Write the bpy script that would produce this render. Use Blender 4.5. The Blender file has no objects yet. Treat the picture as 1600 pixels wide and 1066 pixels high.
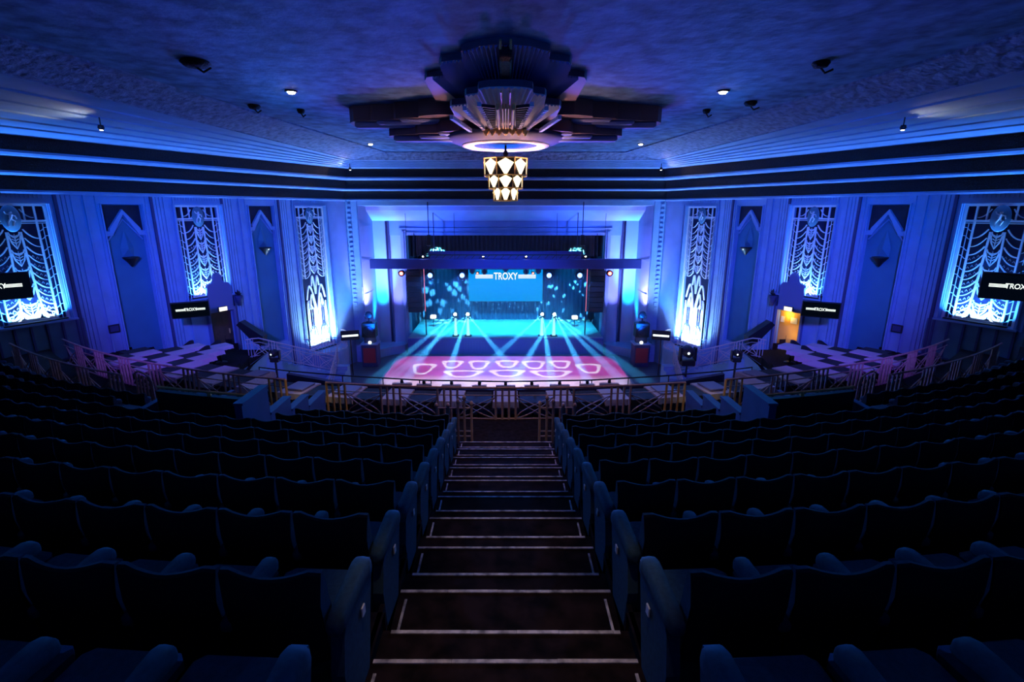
import bpy, math, random
from mathutils import Vector, Matrix
random.seed(7)
PI = math.pi
HZ = 10.0            # the camera stands 10 m above the dance floor; all z below are given from camera height
S = bpy.context.scene
COL = S.collection

# ------------------------------------------------------------------ camera
cam_d = bpy.data.cameras.new('camera'); cam = bpy.data.objects.new('camera', cam_d); COL.objects.link(cam)
cam.location = (0, 0, HZ)
cam.rotation_euler = (PI/2 - math.radians(14.5), 0, 0)
cam_d.sensor_width = 36.0; cam_d.lens = 785.0/1600*36; cam_d.shift_x = 10/1600
cam_d.clip_start = 0.05; cam_d.clip_end = 200
S.camera = cam
S.view_settings.view_transform = 'Standard'; S.view_settings.look = 'None'
S.view_settings.gamma = 1.0; S.view_settings.exposure = 0.0
S.cycles.volume_bounces = 0
S.cycles.max_bounces = 6; S.cycles.diffuse_bounces = 3; S.cycles.glossy_bounces = 3
S.cycles.sample_clamp_indirect = 3.0
S.cycles.use_denoising = True
w = bpy.data.worlds.new('world'); S.world = w; w.use_nodes = True
w.node_tree.nodes['Background'].inputs[0].default_value = (0.02, 0.05, 0.2, 1)
w.node_tree.nodes['Background'].inputs[1].default_value = 0.02

# ------------------------------------------------------------------ lamps of the hall (ceiling wash, arch, stage) and added fill spots
def aim(o, tgt):
    d = Vector(tgt) - o.location
    o.rotation_euler = d.to_track_quat('-Z', 'Y').to_euler()
def spot(name, loc, tgt, col, power, size=60, blend=0.6, r=0.08):
    l = bpy.data.lights.new(name, 'SPOT'); l.energy = power; l.color = col
    l.spot_size = math.radians(size); l.spot_blend = blend; l.shadow_soft_size = r
    o = bpy.data.objects.new(name, l); COL.objects.link(o)
    o.location = (loc[0], loc[1], loc[2]+HZ); aim(o, (tgt[0], tgt[1], tgt[2]+HZ)); return o
def area(name, loc, tgt, col, power, sx, sy, spread=180):
    l = bpy.data.lights.new(name, 'AREA'); l.energy = power; l.color = col; l.shape = 'RECTANGLE'
    l.size = sx; l.size_y = sy; l.spread = math.radians(spread)
    o = bpy.data.objects.new(name, l); COL.objects.link(o)
    o.location = (loc[0], loc[1], loc[2]+HZ); aim(o, (tgt[0], tgt[1], tgt[2]+HZ)); return o
def point(name, loc, col, power, r=0.1):
    l = bpy.data.lights.new(name, 'POINT'); l.energy = power; l.color = col; l.shadow_soft_size = r
    o = bpy.data.objects.new(name, l); COL.objects.link(o); o.location = (loc[0], loc[1], loc[2]+HZ); return o

BLUE = (0.002, 0.13, 1.0); VIOLET = (0.17, 0.07, 1.0); CYAN = (0.01, 0.55, 1.0); LILAC = (0.30, 0.26, 1.0)
# ceiling wash from above the lighting bridge, skimming the plaster
spot('ceiling_wash_lamp', (0, 32.0, -2.7), (0, 14, 3.3), BLUE, 8500, 95, 0.9, 0.12)
spot('ceiling_wash_lamp', (-4.5, 32.0, -2.7), (-3.5, 12, 3.3), (0.20, 0.07, 1.0), 5500, 30, 0.9, 0.12)
spot('ceiling_wash_lamp', (4.5, 32.0, -2.7), (3.5, 12, 3.3), (0.20, 0.07, 1.0), 5500, 30, 0.9, 0.12)
for sx in (-1, 1):
    # unseen violet and blue fill spots added out of frame for the side walls
    spot('wall_wash_lamp', (sx*8.0, 7.0, 0.6), (sx*13.4, 24, -5.0), VIOLET, 6500, 42, 0.9, 0.15)
    spot('wall_wash_lamp', (sx*8.5, 7.0, 1.0), (sx*13.6, 24.5, -1.6), BLUE, 9000, 44, 0.9, 0.15)
    spot('cornice_wash_lamp', (sx*5.0, 26, -7.8), (sx*11.5, 27, 1.6), (0.003, 0.14, 1.0), 1500, 80, 0.9, 0.15)
    # proscenium uplights
    spot('reveal_uplight', (sx*8.55, 32.75, -6.4), (sx*9.36, 34.7, -3.4), LILAC, 2600, 100, 0.9, 0.08)
    spot('reveal_uplight', (sx*8.87, 34.4, -9.2), (sx*8.87, 36.0, -4.2), (0.01, 0.50, 1.0), 9000, 30, 0.9, 0.05)
    spot('reveal_uplight', (sx*7.8, 34.6, -9.2), (sx*7.8, 36.2, -4.2), (0.24, 0.22, 1.0), 6500, 30, 0.9, 0.05)
    spot('arch_uplight', (sx*5.5, 33.9, -2.6), (sx*4.5, 34.6, 0.4), (0.05, 0.13, 1.0), 700, 150, 0.9, 0.08)
    spot('arch_uplight', (sx*8.6, 31.5, -7.6), (sx*9.9, 33.0, -2.5), (0.003, 0.13, 1.0), 1800, 100, 0.9, 0.08)
# stage
for x in (-4.6, -1.6, 1.6, 4.6):
    spot('stage_lamp', (x, 35.5, -2.6), (x*0.9, 38.3, -8.8), CYAN, 9500, 60, 0.7, 0.1)
spot('house_front_lamp', (0, 24, 2.2), (0, 35.4, -9.4), (0.004, 0.12, 1.0), 7000, 62, 0.9, 0.1)  # fill spot added to turn the stage front blue
# stair light over the aisle
spot('stair_lamp', (0.0, 2.0, 3.1), (0, 2.6, -2.8), (1.0, 0.72, 0.62), 300, 24, 0.9, 0.1)
spot('stair_lamp', (0.0, 3.6, 3.1), (0, 4.5, -3.3), (1.0, 0.70, 0.62), 260, 20, 0.9, 0.1)
spot('stair_lamp', (0.0, 5.0, 3.1), (0, 6.9, -3.9), (1.0, 0.68, 0.60), 230, 17, 0.9, 0.1)
spot('stair_lamp', (0.0, 6.0, 3.1), (0, 10.6, -4.9), (1.0, 0.66, 0.5), 420, 16, 0.9, 0.1)
# unseen warm fill spot added over the railing and tables
spot('circle_lamp', (0.0, 10.5, 3.1), (0, 13.0, -4.8), (0.9, 0.45, 0.42), 420, 110, 0.9, 0.1)
for sx in (-1, 1):
    spot('rose_lamp', (sx*7, 3.0, 0.5), (0, 12.0, 3.1), (0.01, 0.12, 1.0), 420, 26, 0.9, 0.1)  # unseen spots added off-frame to bring out the blue flutes
    spot('railing_lamp', (sx*5.2, 9.0, 3.1), (sx*5.2, 12.4, -4.6), (1.0, 0.62, 0.15), 600, 11, 0.8, 0.1)  # added warm fill for the gold end posts
# fill spots added for the seats: blue rim from the front, faint teal overhead
    spot('seat_spill_lamp', (sx*9, 22, 2.2), (0, 3, -3.0), (0.004, 0.22, 1.0), 2600, 60, 0.9, 0.3)
    spot('seat_top_lamp', (sx*4, 3.0, 3.0), (sx*4, 3.5, -3.0), (0.01, 0.45, 1.0), 22, 110, 0.9, 0.3)

# ------------------------------------------------------------------ materials
def mat(name, col, rough=0.6, metal=0.0, noise=None, bump=None, spec=0.5, emit=None, estr=0.0, wave=None):
    m = bpy.data.materials.new(name); m.use_nodes = True
    nt = m.node_tree; b = nt.nodes['Principled BSDF']
    b.inputs['Base Color'].default_value = (*col, 1); b.inputs['Roughness'].default_value = rough
    b.inputs['Metallic'].default_value = metal
    b.inputs['Specular IOR Level'].default_value = spec
    if emit:
        b.inputs['Emission Color'].default_value = (*emit, 1); b.inputs['Emission Strength'].default_value = estr
    tc = nt.nodes.new('ShaderNodeTexCoord')
    if noise:
        sc, amt = noise
        n = nt.nodes.new('ShaderNodeTexNoise'); n.inputs['Scale'].default_value = sc; n.inputs['Detail'].default_value = 6
        nt.links.new(tc.outputs['Object'], n.inputs['Vector'])
        r = nt.nodes.new('ShaderNodeMapRange'); r.inputs['From Min'].default_value = 0.35; r.inputs['From Max'].default_value = 0.65
        r.inputs['To Min'].default_value = 1-amt; r.inputs['To Max'].default_value = 1.0
        nt.links.new(n.outputs['Fac'], r.inputs['Value'])
        mx = nt.nodes.new('ShaderNodeMix'); mx.data_type = 'RGBA'; mx.blend_type = 'MULTIPLY'; mx.inputs[0].default_value = 1
        mx.inputs[6].default_value = (*col, 1); nt.links.new(r.outputs['Result'], mx.inputs[7])
        nt.links.new(mx.outputs[2], b.inputs['Base Color'])
    if bump:
        sc, st = bump
        n = nt.nodes.new('ShaderNodeTexNoise'); n.inputs['Scale'].default_value = sc; n.inputs['Detail'].default_value = 3
        nt.links.new(tc.outputs['Object'], n.inputs['Vector'])
        bp = nt.nodes.new('ShaderNodeBump'); bp.inputs['Strength'].default_value = st; bp.inputs['Distance'].default_value = 0.08
        nt.links.new(n.outputs['Fac'], bp.inputs['Height']); nt.links.new(bp.outputs['Normal'], b.inputs['Normal'])
    return m
M = {}
M['plaster'] = mat('wall_plaster', (0.24, 0.42, 0.66), 0.8, noise=(1.2, 0.15))  # blue of the hall light mixed into the plaster, cutting red bounce
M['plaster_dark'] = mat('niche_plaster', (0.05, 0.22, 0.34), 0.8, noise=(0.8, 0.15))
M['niche_head'] = mat('niche_head', (0.02, 0.02, 0.04), 0.8, noise=(3, 0.3))
M['ceiling'] = mat('ceiling_plaster', (0.16, 0.32, 0.52), 0.85, noise=(2.2, 0.6), bump=(5, 0.25))  # blue light tinted into the ceiling colour, as on the walls
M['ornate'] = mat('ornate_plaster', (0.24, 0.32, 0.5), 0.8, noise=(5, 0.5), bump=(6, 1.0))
M['fret'] = mat('dark_fretwork', (0.025, 0.02, 0.025), 0.8, noise=(25, 0.7), bump=(30, 1.0))
M['white'] = mat('white_plaster', (0.8, 0.8, 0.8), 0.7)
M['rose_edge'] = mat('rose_edge_plaster', (0.16, 0.11, 0.13), 0.7)  # shade of the unlit fascias put into the plaster colour
M['rose_mid'] = mat('rose_plaster', (0.26, 0.32, 0.58), 0.7)  # blue light put into the plaster colour of flutes and mouldings
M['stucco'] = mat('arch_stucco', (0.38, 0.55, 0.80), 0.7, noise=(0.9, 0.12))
M['stage_face'] = mat('stage_front_cladding', (0.03, 0.10, 0.40), 0.6)
M['backing'] = mat('window_backing', (0.012, 0.02, 0.07), 0.5)
M['dado'] = mat('teal_panelling', (0.10, 0.22, 0.28), 0.6, noise=(2, 0.2))
M['carpet'] = mat('dark_carpet', (0.018, 0.012, 0.016), 0.95, noise=(9, 0.7), spec=0.1)
M['riser'] = mat('step_carpet', (0.022, 0.012, 0.012), 0.95, noise=(6, 0.8), spec=0.1)
M['stripe'] = mat('worn_white_paint', (0.75, 0.68, 0.66), 0.7, noise=(11, 0.75))
M['seat'] = mat('teal_velvet', (0.045, 0.11, 0.14), 0.75, noise=(40, 0.25), spec=0.3)
M['seat_back'] = mat('dark_seat_shell', (0.014, 0.013, 0.018), 0.7, spec=0.25)
M['bronze'] = mat('bronze_paint', (0.62, 0.42, 0.33), 0.5, 0.1, noise=(8, 0.3))
M['gold'] = mat('gold_paint', (0.95, 0.60, 0.18), 0.4, 0.15)
M['lilacrail'] = mat('pale_rail_paint', (0.6, 0.5, 0.55), 0.5, 0.1)
M['cloth_white'] = mat('white_cloth', (0.52, 0.50, 0.54), 0.85, bump=(6, 0.3))
M['cloth_black'] = mat('black_cloth', (0.012, 0.014, 0.018), 0.8, bump=(5, 0.3))
M['mat_grey'] = mat('slate_mat', (0.25, 0.27, 0.40), 0.7)
M['black'] = mat('black_metal', (0.01, 0.01, 0.012), 0.5)
M['navy'] = mat('navy_panel', (0.05, 0.06, 0.16), 0.7, noise=(3, 0.2))
M['truss'] = mat('truss_cladding', (0.05, 0.06, 0.26), 0.6)
M['drape'] = mat('stage_drape', (0.02, 0.04, 0.11), 0.8)
M['surround'] = mat('door_surround', (0.12, 0.15, 0.32), 0.7)
M['stage'] = mat('stage_deck', (0.35, 0.38, 0.42), 0.45, noise=(1.5, 0.3))
M['dance'] = mat('dance_floor', (0.42, 0.36, 0.42), 0.6, noise=(0.6, 0.3))
M['hallfloor'] = mat('hall_floor', (0.10, 0.12, 0.16), 0.5, noise=(0.7, 0.4))
M['red'] = mat('red_panel', (0.35, 0.03, 0.04), 0.7)
M['doorwood'] = mat('dark_door', (0.10, 0.055, 0.03), 0.6, noise=(4, 0.4))
M['doorlit'] = mat('ochre_door', (0.75, 0.40, 0.08), 0.7)  # yellow doorway light painted into the door colour
M['paper'] = mat('paper', (0.85, 0.83, 0.78), 0.8)
def emis(name, col, s):
    m = bpy.data.materials.new(name); m.use_nodes = True; nt = m.node_tree
    nt.nodes.clear(); e = nt.nodes.new('ShaderNodeEmission'); e.inputs[0].default_value = (*col, 1); e.inputs[1].default_value = s
    o = nt.nodes.new('ShaderNodeOutputMaterial'); nt.links.new(e.outputs[0], o.inputs[0]); return m
M['e_warm'] = emis('lit_warm_glass', (1.0, 0.72, 0.38), 4.0)
M['e_down'] = emis('lit_downlight', (1.0, 0.80, 0.70), 30.0)
M['e_blue'] = emis('lit_blue_lens', (0.10, 0.25, 1.0), 9.0)
M['e_red'] = emis('lit_red_lens', (1.0, 0.06, 0.04), 25.0)
M['e_cyan'] = emis('lit_cyan_lens', (0.5, 0.95, 1.0), 60.0)
M['e_screen'] = emis('lit_screen', (0.0, 0.30, 0.86), 1.0)
M['e_white'] = emis('lit_white', (0.85, 0.97, 1.0), 1.6)
M['e_logo'] = emis('lit_logo', (0.9, 1.0, 0.95), 1.2)
M['e_tube'] = emis('lit_totem', (0.35, 0.85, 1.0), 1.3)
M['e_led'] = emis('lit_pink_led', (1.0, 0.25, 0.45), 1.0)
M['e_tv'] = emis('tv_screen', (0.0005, 0.002, 0.006), 1.0)
M['e_sign'] = emis('lit_exit_sign', (1.0, 0.95, 0.85), 1.3)

# ------------------------------------------------------------------ mesh builder
class MB:
    def __init__(s): s.v = []; s.f = []; s.sm = []
    def add(s, vs, fs, smooth=False):
        n = len(s.v); s.v += [tuple(p) for p in vs]; s.f += [tuple(i+n for i in f) for f in fs]; s.sm += [smooth]*len(fs); return s
    def box(s, c, d, rz=0.0, ry=0.0, rx=0.0):
        R = Matrix.Rotation(rz, 3, 'Z') @ Matrix.Rotation(ry, 3, 'Y') @ Matrix.Rotation(rx, 3, 'X')
        vs = [Vector(c) + R @ Vector((x*d[0]/2, y*d[1]/2, z*d[2]/2)) for x in (-1, 1) for y in (-1, 1) for z in (-1, 1)]
        return s.add(vs, [(0,1,3,2),(4,6,7,5),(0,4,5,1),(2,3,7,6),(0,2,6,4),(1,5,7,3)])
    def box2(s, a, b): return s.box([(a[i]+b[i])/2 for i in range(3)], [abs(b[i]-a[i]) for i in range(3)])
    def bbox(s, c, d, r=0.02, rz=0):   # box with chamfered edges (octagonal section extruded, then tapered ends)
        x, y, z = d[0]/2, d[1]/2, d[2]/2; r = min(r, x*.9, y*.9, z*.9)
        R = Matrix.Rotation(rz, 3, 'Z'); vs = []
        for (zz, q) in ((-z, r), (-z+r, 0), (z-r, 0), (z, r)):
            X, Y = x-q, y-q; k = r*0.8
            for p in ((-X+k,-Y),(X-k,-Y),(X,-Y+k),(X,Y-k),(X-k,Y),(-X+k,Y),(-X,Y-k),(-X,-Y+k)):
                vs.append(Vector(c) + R @ Vector((p[0], p[1], zz)))
        fs = [tuple(range(7,-1,-1)), tuple(range(24,32))]
        for L in range(3):
            for i in range(8): j = (i+1)%8; fs.append((L*8+i, L*8+j, L*8+8+j, L*8+8+i))
        return s.add(vs, fs)
    def tube(s, pts, r, n=6, closed=False, r2=None):
        pts = [Vector(p) for p in pts]; m = len(pts); vs = []; fs = []
        for i, p in enumerate(pts):
            a = pts[(i-1) % m] if (closed or i > 0) else p; b = pts[(i+1) % m] if (closed or i < m-1) else p
            t = (b-a).normalized(); up = Vector((0,0,1)) if abs(t.z) < 0.95 else Vector((0,1,0))
            u = t.cross(up).normalized(); q = u.cross(t)
            rr = r if r2 is None else r + (r2-r)*i/(m-1)
            for k in range(n):
                an = 2*PI*(k+.5)/n; vs.append(p + u*math.cos(an)*rr + q*math.sin(an)*rr)
        for i in range(m if closed else m-1):
            for k in range(n):
                l = (k+1) % n; j = (i+1) % m; fs.append((i*n+k, i*n+l, j*n+l, j*n+k))
        if not closed: fs += [tuple(range(n-1,-1,-1)), tuple((m-1)*n+k for k in range(n))]
        return s.add(vs, fs, n > 6)
    def lathe(s, prof, c=(0,0,0), n=24, smooth=True, ph=0.0):
        vs = []; fs = []; m = len(prof)
        for (r, z) in prof:
            for k in range(n): a = 2*PI*k/n + ph; vs.append((c[0]+r*math.cos(a), c[1]+r*math.sin(a), c[2]+z))
        for i in range(m-1):
            for k in range(n): l = (k+1) % n; fs.append((i*n+k, i*n+l, (i+1)*n+l, (i+1)*n+k))
        if prof[0][0] > 1e-4: fs.append(tuple(range(n-1,-1,-1)))
        if prof[-1][0] > 1e-4: fs.append(tuple((m-1)*n+k for k in range(n)))
        return s.add(vs, fs, smooth)
    def prism(s, poly, z0, z1, axis='z'):
        n = len(poly)
        if axis == 'z': vs = [(p[0], p[1], z0) for p in poly] + [(p[0], p[1], z1) for p in poly]
        elif axis == 'y': vs = [(p[0], z0, p[1]) for p in poly] + [(p[0], z1, p[1]) for p in poly]
        else: vs = [(z0, p[0], p[1]) for p in poly] + [(z1, p[0], p[1]) for p in poly]
        fs = [tuple(range(n-1,-1,-1)), tuple(range(n, 2*n))] + [(i, (i+1)%n, (i+1)%n+n, i+n) for i in range(n)]
        return s.add(vs, fs)
    def loft(s, rows, closed=False, smooth=False):
        m = len(rows[0]); vs = [p for r in rows for p in r]; fs = []
        for i in range(len(rows)-1):
            for k in range(m if closed else m-1): l = (k+1) % m; fs.append((i*m+k, i*m+l, (i+1)*m+l, (i+1)*m+k))
        return s.add(vs, fs, smooth)
    def quad(s, *p): return s.add(p, [(0,1,2,3)])
    def strip(s, pts, w, y0, y1):
        """flat bar of width w following pts (x,z) in a vertical plane, thickness y0..y1"""
        n = len(pts); A = []; B = []
        for i, p in enumerate(pts):
            a = pts[max(i-1, 0)]; b = pts[min(i+1, n-1)]
            dx, dz = b[0]-a[0], b[1]-a[1]; L = math.hypot(dx, dz) or 1; nx, nz = -dz/L*w/2, dx/L*w/2
            A.append((p[0]+nx, p[1]+nz)); B.append((p[0]-nx, p[1]-nz))
        rows = [[(a[0], y0, a[1]) for a in A], [(b[0], y0, b[1]) for b in B], [(b[0], y1, b[1]) for b in B], [(a[0], y1, a[1]) for a in A], [(a[0], y0, a[1]) for a in A]]
        return s.loft(rows)
    def build(s, name, m, parent=None, loc=None, rz=None):
        me = bpy.data.meshes.new(name); me.from_pydata(s.v, [], s.f)
        if any(s.sm): me.polygons.foreach_set('use_smooth', s.sm)
        me.materials.append(m if not isinstance(m, str) else M[m]); me.validate(); me.update()
        o = bpy.data.objects.new(name, me); COL.objects.link(o)
        if parent: o.parent = parent
        if loc is not None: o.location = (loc[0], loc[1], loc[2] + (0 if parent else HZ))
        if rz is not None: o.rotation_euler = (0, 0, rz)
        return o
def tag(o, label=None, cat=None, group=None, kind=None):
    if label: o['label'] = label
    if cat: o['category'] = cat
    if group: o['group'] = group
    if kind: o['kind'] = kind
    return o
def thing(name, label, cat, loc, rz=0.0, group=None, kind=None):
    o = bpy.data.objects.new(name, None); COL.objects.link(o); o.empty_display_size = 0.2
    o.location = (loc[0], loc[1], loc[2]+HZ); o.rotation_euler = (0, 0, rz)
    return tag(o, label, cat, group, kind)
def struct(name, mb, m, loc=(0,0,0), rz=0.0):
    o = mb.build(name, m, None, loc, rz); o['kind'] = 'structure'; return o
def children(o): return [c for c in list(COL.objects) if c.parent == o]
def copy_tree(o, parent=None, kids=None):
    c = o.copy(); COL.objects.link(c)
    if parent: c.parent = parent
    for ch in (kids[o.name] if kids and o.name in kids else ()): copy_tree(ch, c, kids)
    return c
def kidmap(root):
    km = {}
    def rec(o):
        ch = [c for c in root_all if c.parent == o]; km[o.name] = ch
        for c in ch: rec(c)
    root_all = list(COL.objects); rec(root); return km
ORD = ['first','second','third','fourth','fifth','sixth','seventh','eighth','ninth','tenth','eleventh','twelfth','thirteenth','fourteenth','fifteenth','sixteenth','seventeenth','eighteenth','nineteenth','twentieth','twenty-first','twenty-second','twenty-third','twenty-fourth']
SIDE = {-1: 'left', 1: 'right'}
def at(u, v, Y=None, Z=None):
    yi = (533-v)/785.0; c, q = math.cos(math.radians(14.5)), math.sin(math.radians(14.5))
    d = ((u-790)/785.0, c+yi*q, -q+yi*c)
    t = Y/d[1] if Y is not None else Z/d[2]
    return Vector((d[0]*t, d[1]*t, d[2]*t))
def arc(R, Yc, x0, x1, n, z):     # arc of a circle centred on the hall axis, seen from the rear
    a0, a1 = math.asin(max(-1, min(1, x0/R))), math.asin(max(-1, min(1, x1/R)))
    return [(R*math.sin(a0+(a1-a0)*i/n), Yc-R*math.cos(a0+(a1-a0)*i/n), z) for i in range(n+1)]
# ================================================================== SHELL
WK = 0.5022                                   # the side walls close in towards the stage
NEARY, BACKY, FARY = 16.2, -6.0, 33.0
def WX(Y): return -17.516 + WK*(Y-18.35)      # left wall line
CT, ST = 0.4488, 0.8937
RZ = {-1: math.atan2(ST, CT), 1: -math.atan2(ST, CT)}
def wall_pt(side, t, z=0.0, inset=0.0):       # t metres along the wall from the first window's middle
    x = -17.516 + CT*t + ST*inset; y = 18.35 + ST*t - CT*inset
    return (x if side < 0 else -x, y, z)
def path(d, z):                               # plan of the walls, d metres into the room
    nx = WX(NEARY)
    xo = lambda Y: WX(Y) + d/ST
    L = [(nx+d*1.0, BACKY, z), (xo(NEARY), NEARY, z), (xo(FARY-d), FARY-d, z)]
    return L + [(-p[0], p[1], p[2]) for p in reversed(L)]
# side walls with window and niche openings (cells of a grid, openings left out)
BAY = 3.357
WIN = [(0.0, -4.05), (2.03*BAY, -4.05), (4.02*BAY, -8.3)]
NICHE = [1.07*BAY, 3.04*BAY]
WZ1 = 0.27
for side in (-1, 1):
    ops = [(t-1.1, t+1.1, zb, WZ1) for t, zb in WIN] + [(t-0.75, t+0.75, -7.2, WZ1) for t in NICHE]
    DT = 2.03*BAY + 0.35
    tb = sorted(set([-2.4, 16.39] + [o[0] for o in ops] + [o[1] for o in ops] + [DT-0.62, DT+0.62])); zb_ = sorted(set([-10.0, 0.72, -6.95, -4.85] + [o[2] for o in ops] + [o[3] for o in ops]))
    if side > 0: ops.append((DT-0.62, DT+0.62, -6.95, -4.85))
    else: ops.append((DT-0.62, DT+0.62, -6.95, -4.85))
    mb = MB()
    for i in range(len(tb)-1):
        for j in range(len(zb_)-1):
            a, b, c, d = tb[i], tb[i+1], zb_[j], zb_[j+1]
            if any(o[0] <= (a+b)/2 <= o[1] and o[2] <= (c+d)/2 <= o[3] for o in ops): continue
            mb.quad(wall_pt(side, a, c), wall_pt(side, b, c), wall_pt(side, b, d), wall_pt(side, a, d))
    for (a, b, c, d) in ops:                  # reveals and backs
        dep = -0.45 if c in (-4.05, -8.3) else -0.25
        if c == -6.95: dep = -0.6
        q = [(a, c), (b, c), (b, d), (a, d)]
        for k in range(4):
            e, f = q[k], q[(k+1) % 4]
            mb.quad(wall_pt(side, e[0], e[1]), wall_pt(side, f[0], f[1]), wall_pt(side, f[0], f[1], dep), wall_pt(side, e[0], e[1], dep))
    p0, p1 = wall_pt(side, -2.406, 0), (WX(NEARY)*(-side), BACKY, 0)
    mb.quad((p0[0], p0[1], -10), (p1[0], p1[1], -10), (p1[0], p1[1], 0.72), (p0[0], p0[1], 0.72))
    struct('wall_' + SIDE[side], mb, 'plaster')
    # niche backs
    for t in NICHE:
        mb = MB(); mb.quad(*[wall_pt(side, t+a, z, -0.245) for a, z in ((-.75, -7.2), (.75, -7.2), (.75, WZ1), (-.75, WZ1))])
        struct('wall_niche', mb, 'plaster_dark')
# wall behind the camera
mb = MB(); mb.quad((-19, BACKY, -10), (19, BACKY, -10), (19, BACKY, 3.5), (-19, BACKY, 3.5)); struct('wall_back', mb, 'plaster_dark')

# frieze: three dark fretwork bands between lit ledges
dark = [(0.0, 0.74, 1.22), (0.35, 1.36, 1.84), (0.72, 2.02, 2.5)]
for i, (d, z0, z1) in enumerate(dark):
    mb = MB(); mb.loft([path(d, z0), path(d, z1)]); struct('trim_%d' % (i+1), mb, 'fret')
pr = [(-0.02, 0.60), (0.10, 0.60), (0.12, 0.67), (0.06, 0.74), (0.0, 0.74)]
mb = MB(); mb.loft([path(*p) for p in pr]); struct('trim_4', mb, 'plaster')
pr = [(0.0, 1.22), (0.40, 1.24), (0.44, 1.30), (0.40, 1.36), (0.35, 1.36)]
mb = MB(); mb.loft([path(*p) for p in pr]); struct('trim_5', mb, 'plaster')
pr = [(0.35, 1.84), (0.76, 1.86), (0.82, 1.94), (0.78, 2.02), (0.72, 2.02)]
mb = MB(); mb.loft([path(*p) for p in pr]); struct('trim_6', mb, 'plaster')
# cove between the frieze and the flat ceiling
CEILZ = 3.34
def pathP1(z):
    L = [(-12.0, BACKY, z), (-11.0, 12.0, z), (-9.0, 31.3, z)]; return L + [(-p[0], p[1], p[2]) for p in reversed(L)]
def pathP0(z):
    L = [(-9.75-0.14*17.3, BACKY, z), (-9.75+0.14*1.0, 12.3, z), (-6.95, 30.9, z)]; return L + [(-p[0], p[1], p[2]) for p in reversed(L)]
def mixp(A, B, f, z): return [(a[0]+(b[0]-a[0])*f, a[1]+(b[1]-a[1])*f, z) for a, b in zip(A, B)]
W0 = path(1.1, 2.5)
rows = [path(0.72, 2.5), path(1.1, 2.53)]
zc = 2.55
for i in range(1, 6):
    f = i/6.0; P = mixp(W0, pathP1(0), f, 0)
    rows.append([(p[0], p[1], zc) for p in P]); zc += 0.05
    rows.append([(p[0], p[1], zc) for p in P]); zc += 0.015
P1 = pathP1(0); rows.append([(p[0], p[1], 2.90) for p in P1])
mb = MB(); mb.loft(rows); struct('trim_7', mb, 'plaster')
# ornate plaster band with leaf relief
def subdiv(P, n):
    out = []
    for a, b in zip(P[:-1], P[1:]):
        for i in range(n): out.append((a[0]+(b[0]-a[0])*i/n, a[1]+(b[1]-a[1])*i/n))
    out.append((P[-1][0], P[-1][1])); return out
rows = []; NB = 8
A = subdiv(pathP1(0), 60); B = subdiv(pathP0(0), 60)
for j in range(NB+1):
    f = j/NB; r = []
    for i, (a, b) in enumerate(zip(A, B)):
        z = 2.93 + (CEILZ-0.06-2.93)*f
        if 0 < j < NB: z += 0.035*math.sin(i*1.9)*math.sin(j*2.1+i*0.7) + 0.03*math.sin(f*PI)
        r.append((a[0]+(b[0]-a[0])*f, a[1]+(b[1]-a[1])*f, z))
    rows.append(r)
mb = MB(); mb.loft([[ (a[0], a[1], 2.90) for a in A]] + rows + [[(b[0], b[1], CEILZ-0.06) for b in B], [(b[0], b[1], CEILZ) for b in B]], smooth=False)
struct('trim_8', mb, 'ornate')
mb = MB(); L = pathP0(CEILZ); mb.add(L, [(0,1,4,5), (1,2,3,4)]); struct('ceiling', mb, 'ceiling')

# ================================================================== PROSCENIUM
mb = MB()
xw = -WX(FARY)
for sx in (-1, 1):
    mb.quad((sx*xw, 33, -10), (sx*9.4, 33, -10), (sx*9.4, 33, 0.72), (sx*xw, 33, 0.72))
mb.quad((-9.4, 33, 0.35), (9.4, 33, 0.35), (9.4, 33, 0.72), (-9.4, 33, 0.72))
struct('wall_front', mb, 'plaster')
for sx in (-1, 1):                              # splayed reveals, stone-jointed
    mb = MB(); mb.quad((sx*9.4, 33, -10), (sx*9.3, 36, -10), (sx*9.3, 36, 0.35), (sx*9.4, 33, 0.35))
    for z in (-7.6, -5.4, -3.2, -1.0): mb.box((sx*9.33, 34.5, z), (0.03, 2.9, 0.03))
    struct('trim_9' if sx < 0 else 'trim_10', mb, 'stucco')
mb = MB(); mb.loft([[(-9.4,33,.35),(9.4,33,.35)], [(-9.36,34.6,.30),(9.36,34.6,.30)], [(-9.36,34.7,.05),(9.36,34.7,.05)], [(-9.3,36,-.65),(9.3,36,-.65)]])
struct('trim_11', mb, 'stucco')
for sx in (-1, 1):
    mb = MB()
    mb.box2((sx*9.3, 36, -9.7), (sx*8.45, 36.3, -.62))
    mb.box2((sx*8.2, 36.2, -9.7), (sx*7.4, 36.5, -.62))
    struct('trim_12' if sx < 0 else 'trim_13', mb, 'stucco')
    mb = MB(); mb.box2((sx*9.3, 36.3, -10), (sx*7.4, 36.6, -.62)); mb.box2((sx*8.5, 36.05, -9.7), (sx*8.4, 36.4, -.62))
    mb.box2((sx*8.25, 36.05, -9.7), (sx*8.17, 36.4, -.62)); struct('trim_14' if sx < 0 else 'trim_15', mb, 'navy')
    mb = MB(); mb.box2((sx*7.4, 36.0, -10), (sx*7.05, 37.0, -1.3)); mb.box2((sx*7.3, 35.9, -10), (sx*7.15, 36.0, -1.4))
    struct('trim_16' if sx < 0 else 'trim_17', mb, 'plaster')
    mb = MB()                                   # curved plinth ledge at the foot
    mb.prism([(sx*9.3, 36.2), (sx*9.3, 33.6), (sx*8.9, 33.8), (sx*8.2, 34.6), (sx*7.3, 35.2), (sx*7.05, 36.2)], -10, -9.4); struct('trim_18' if sx < 0 else 'trim_19', mb, 'plaster')
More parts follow.
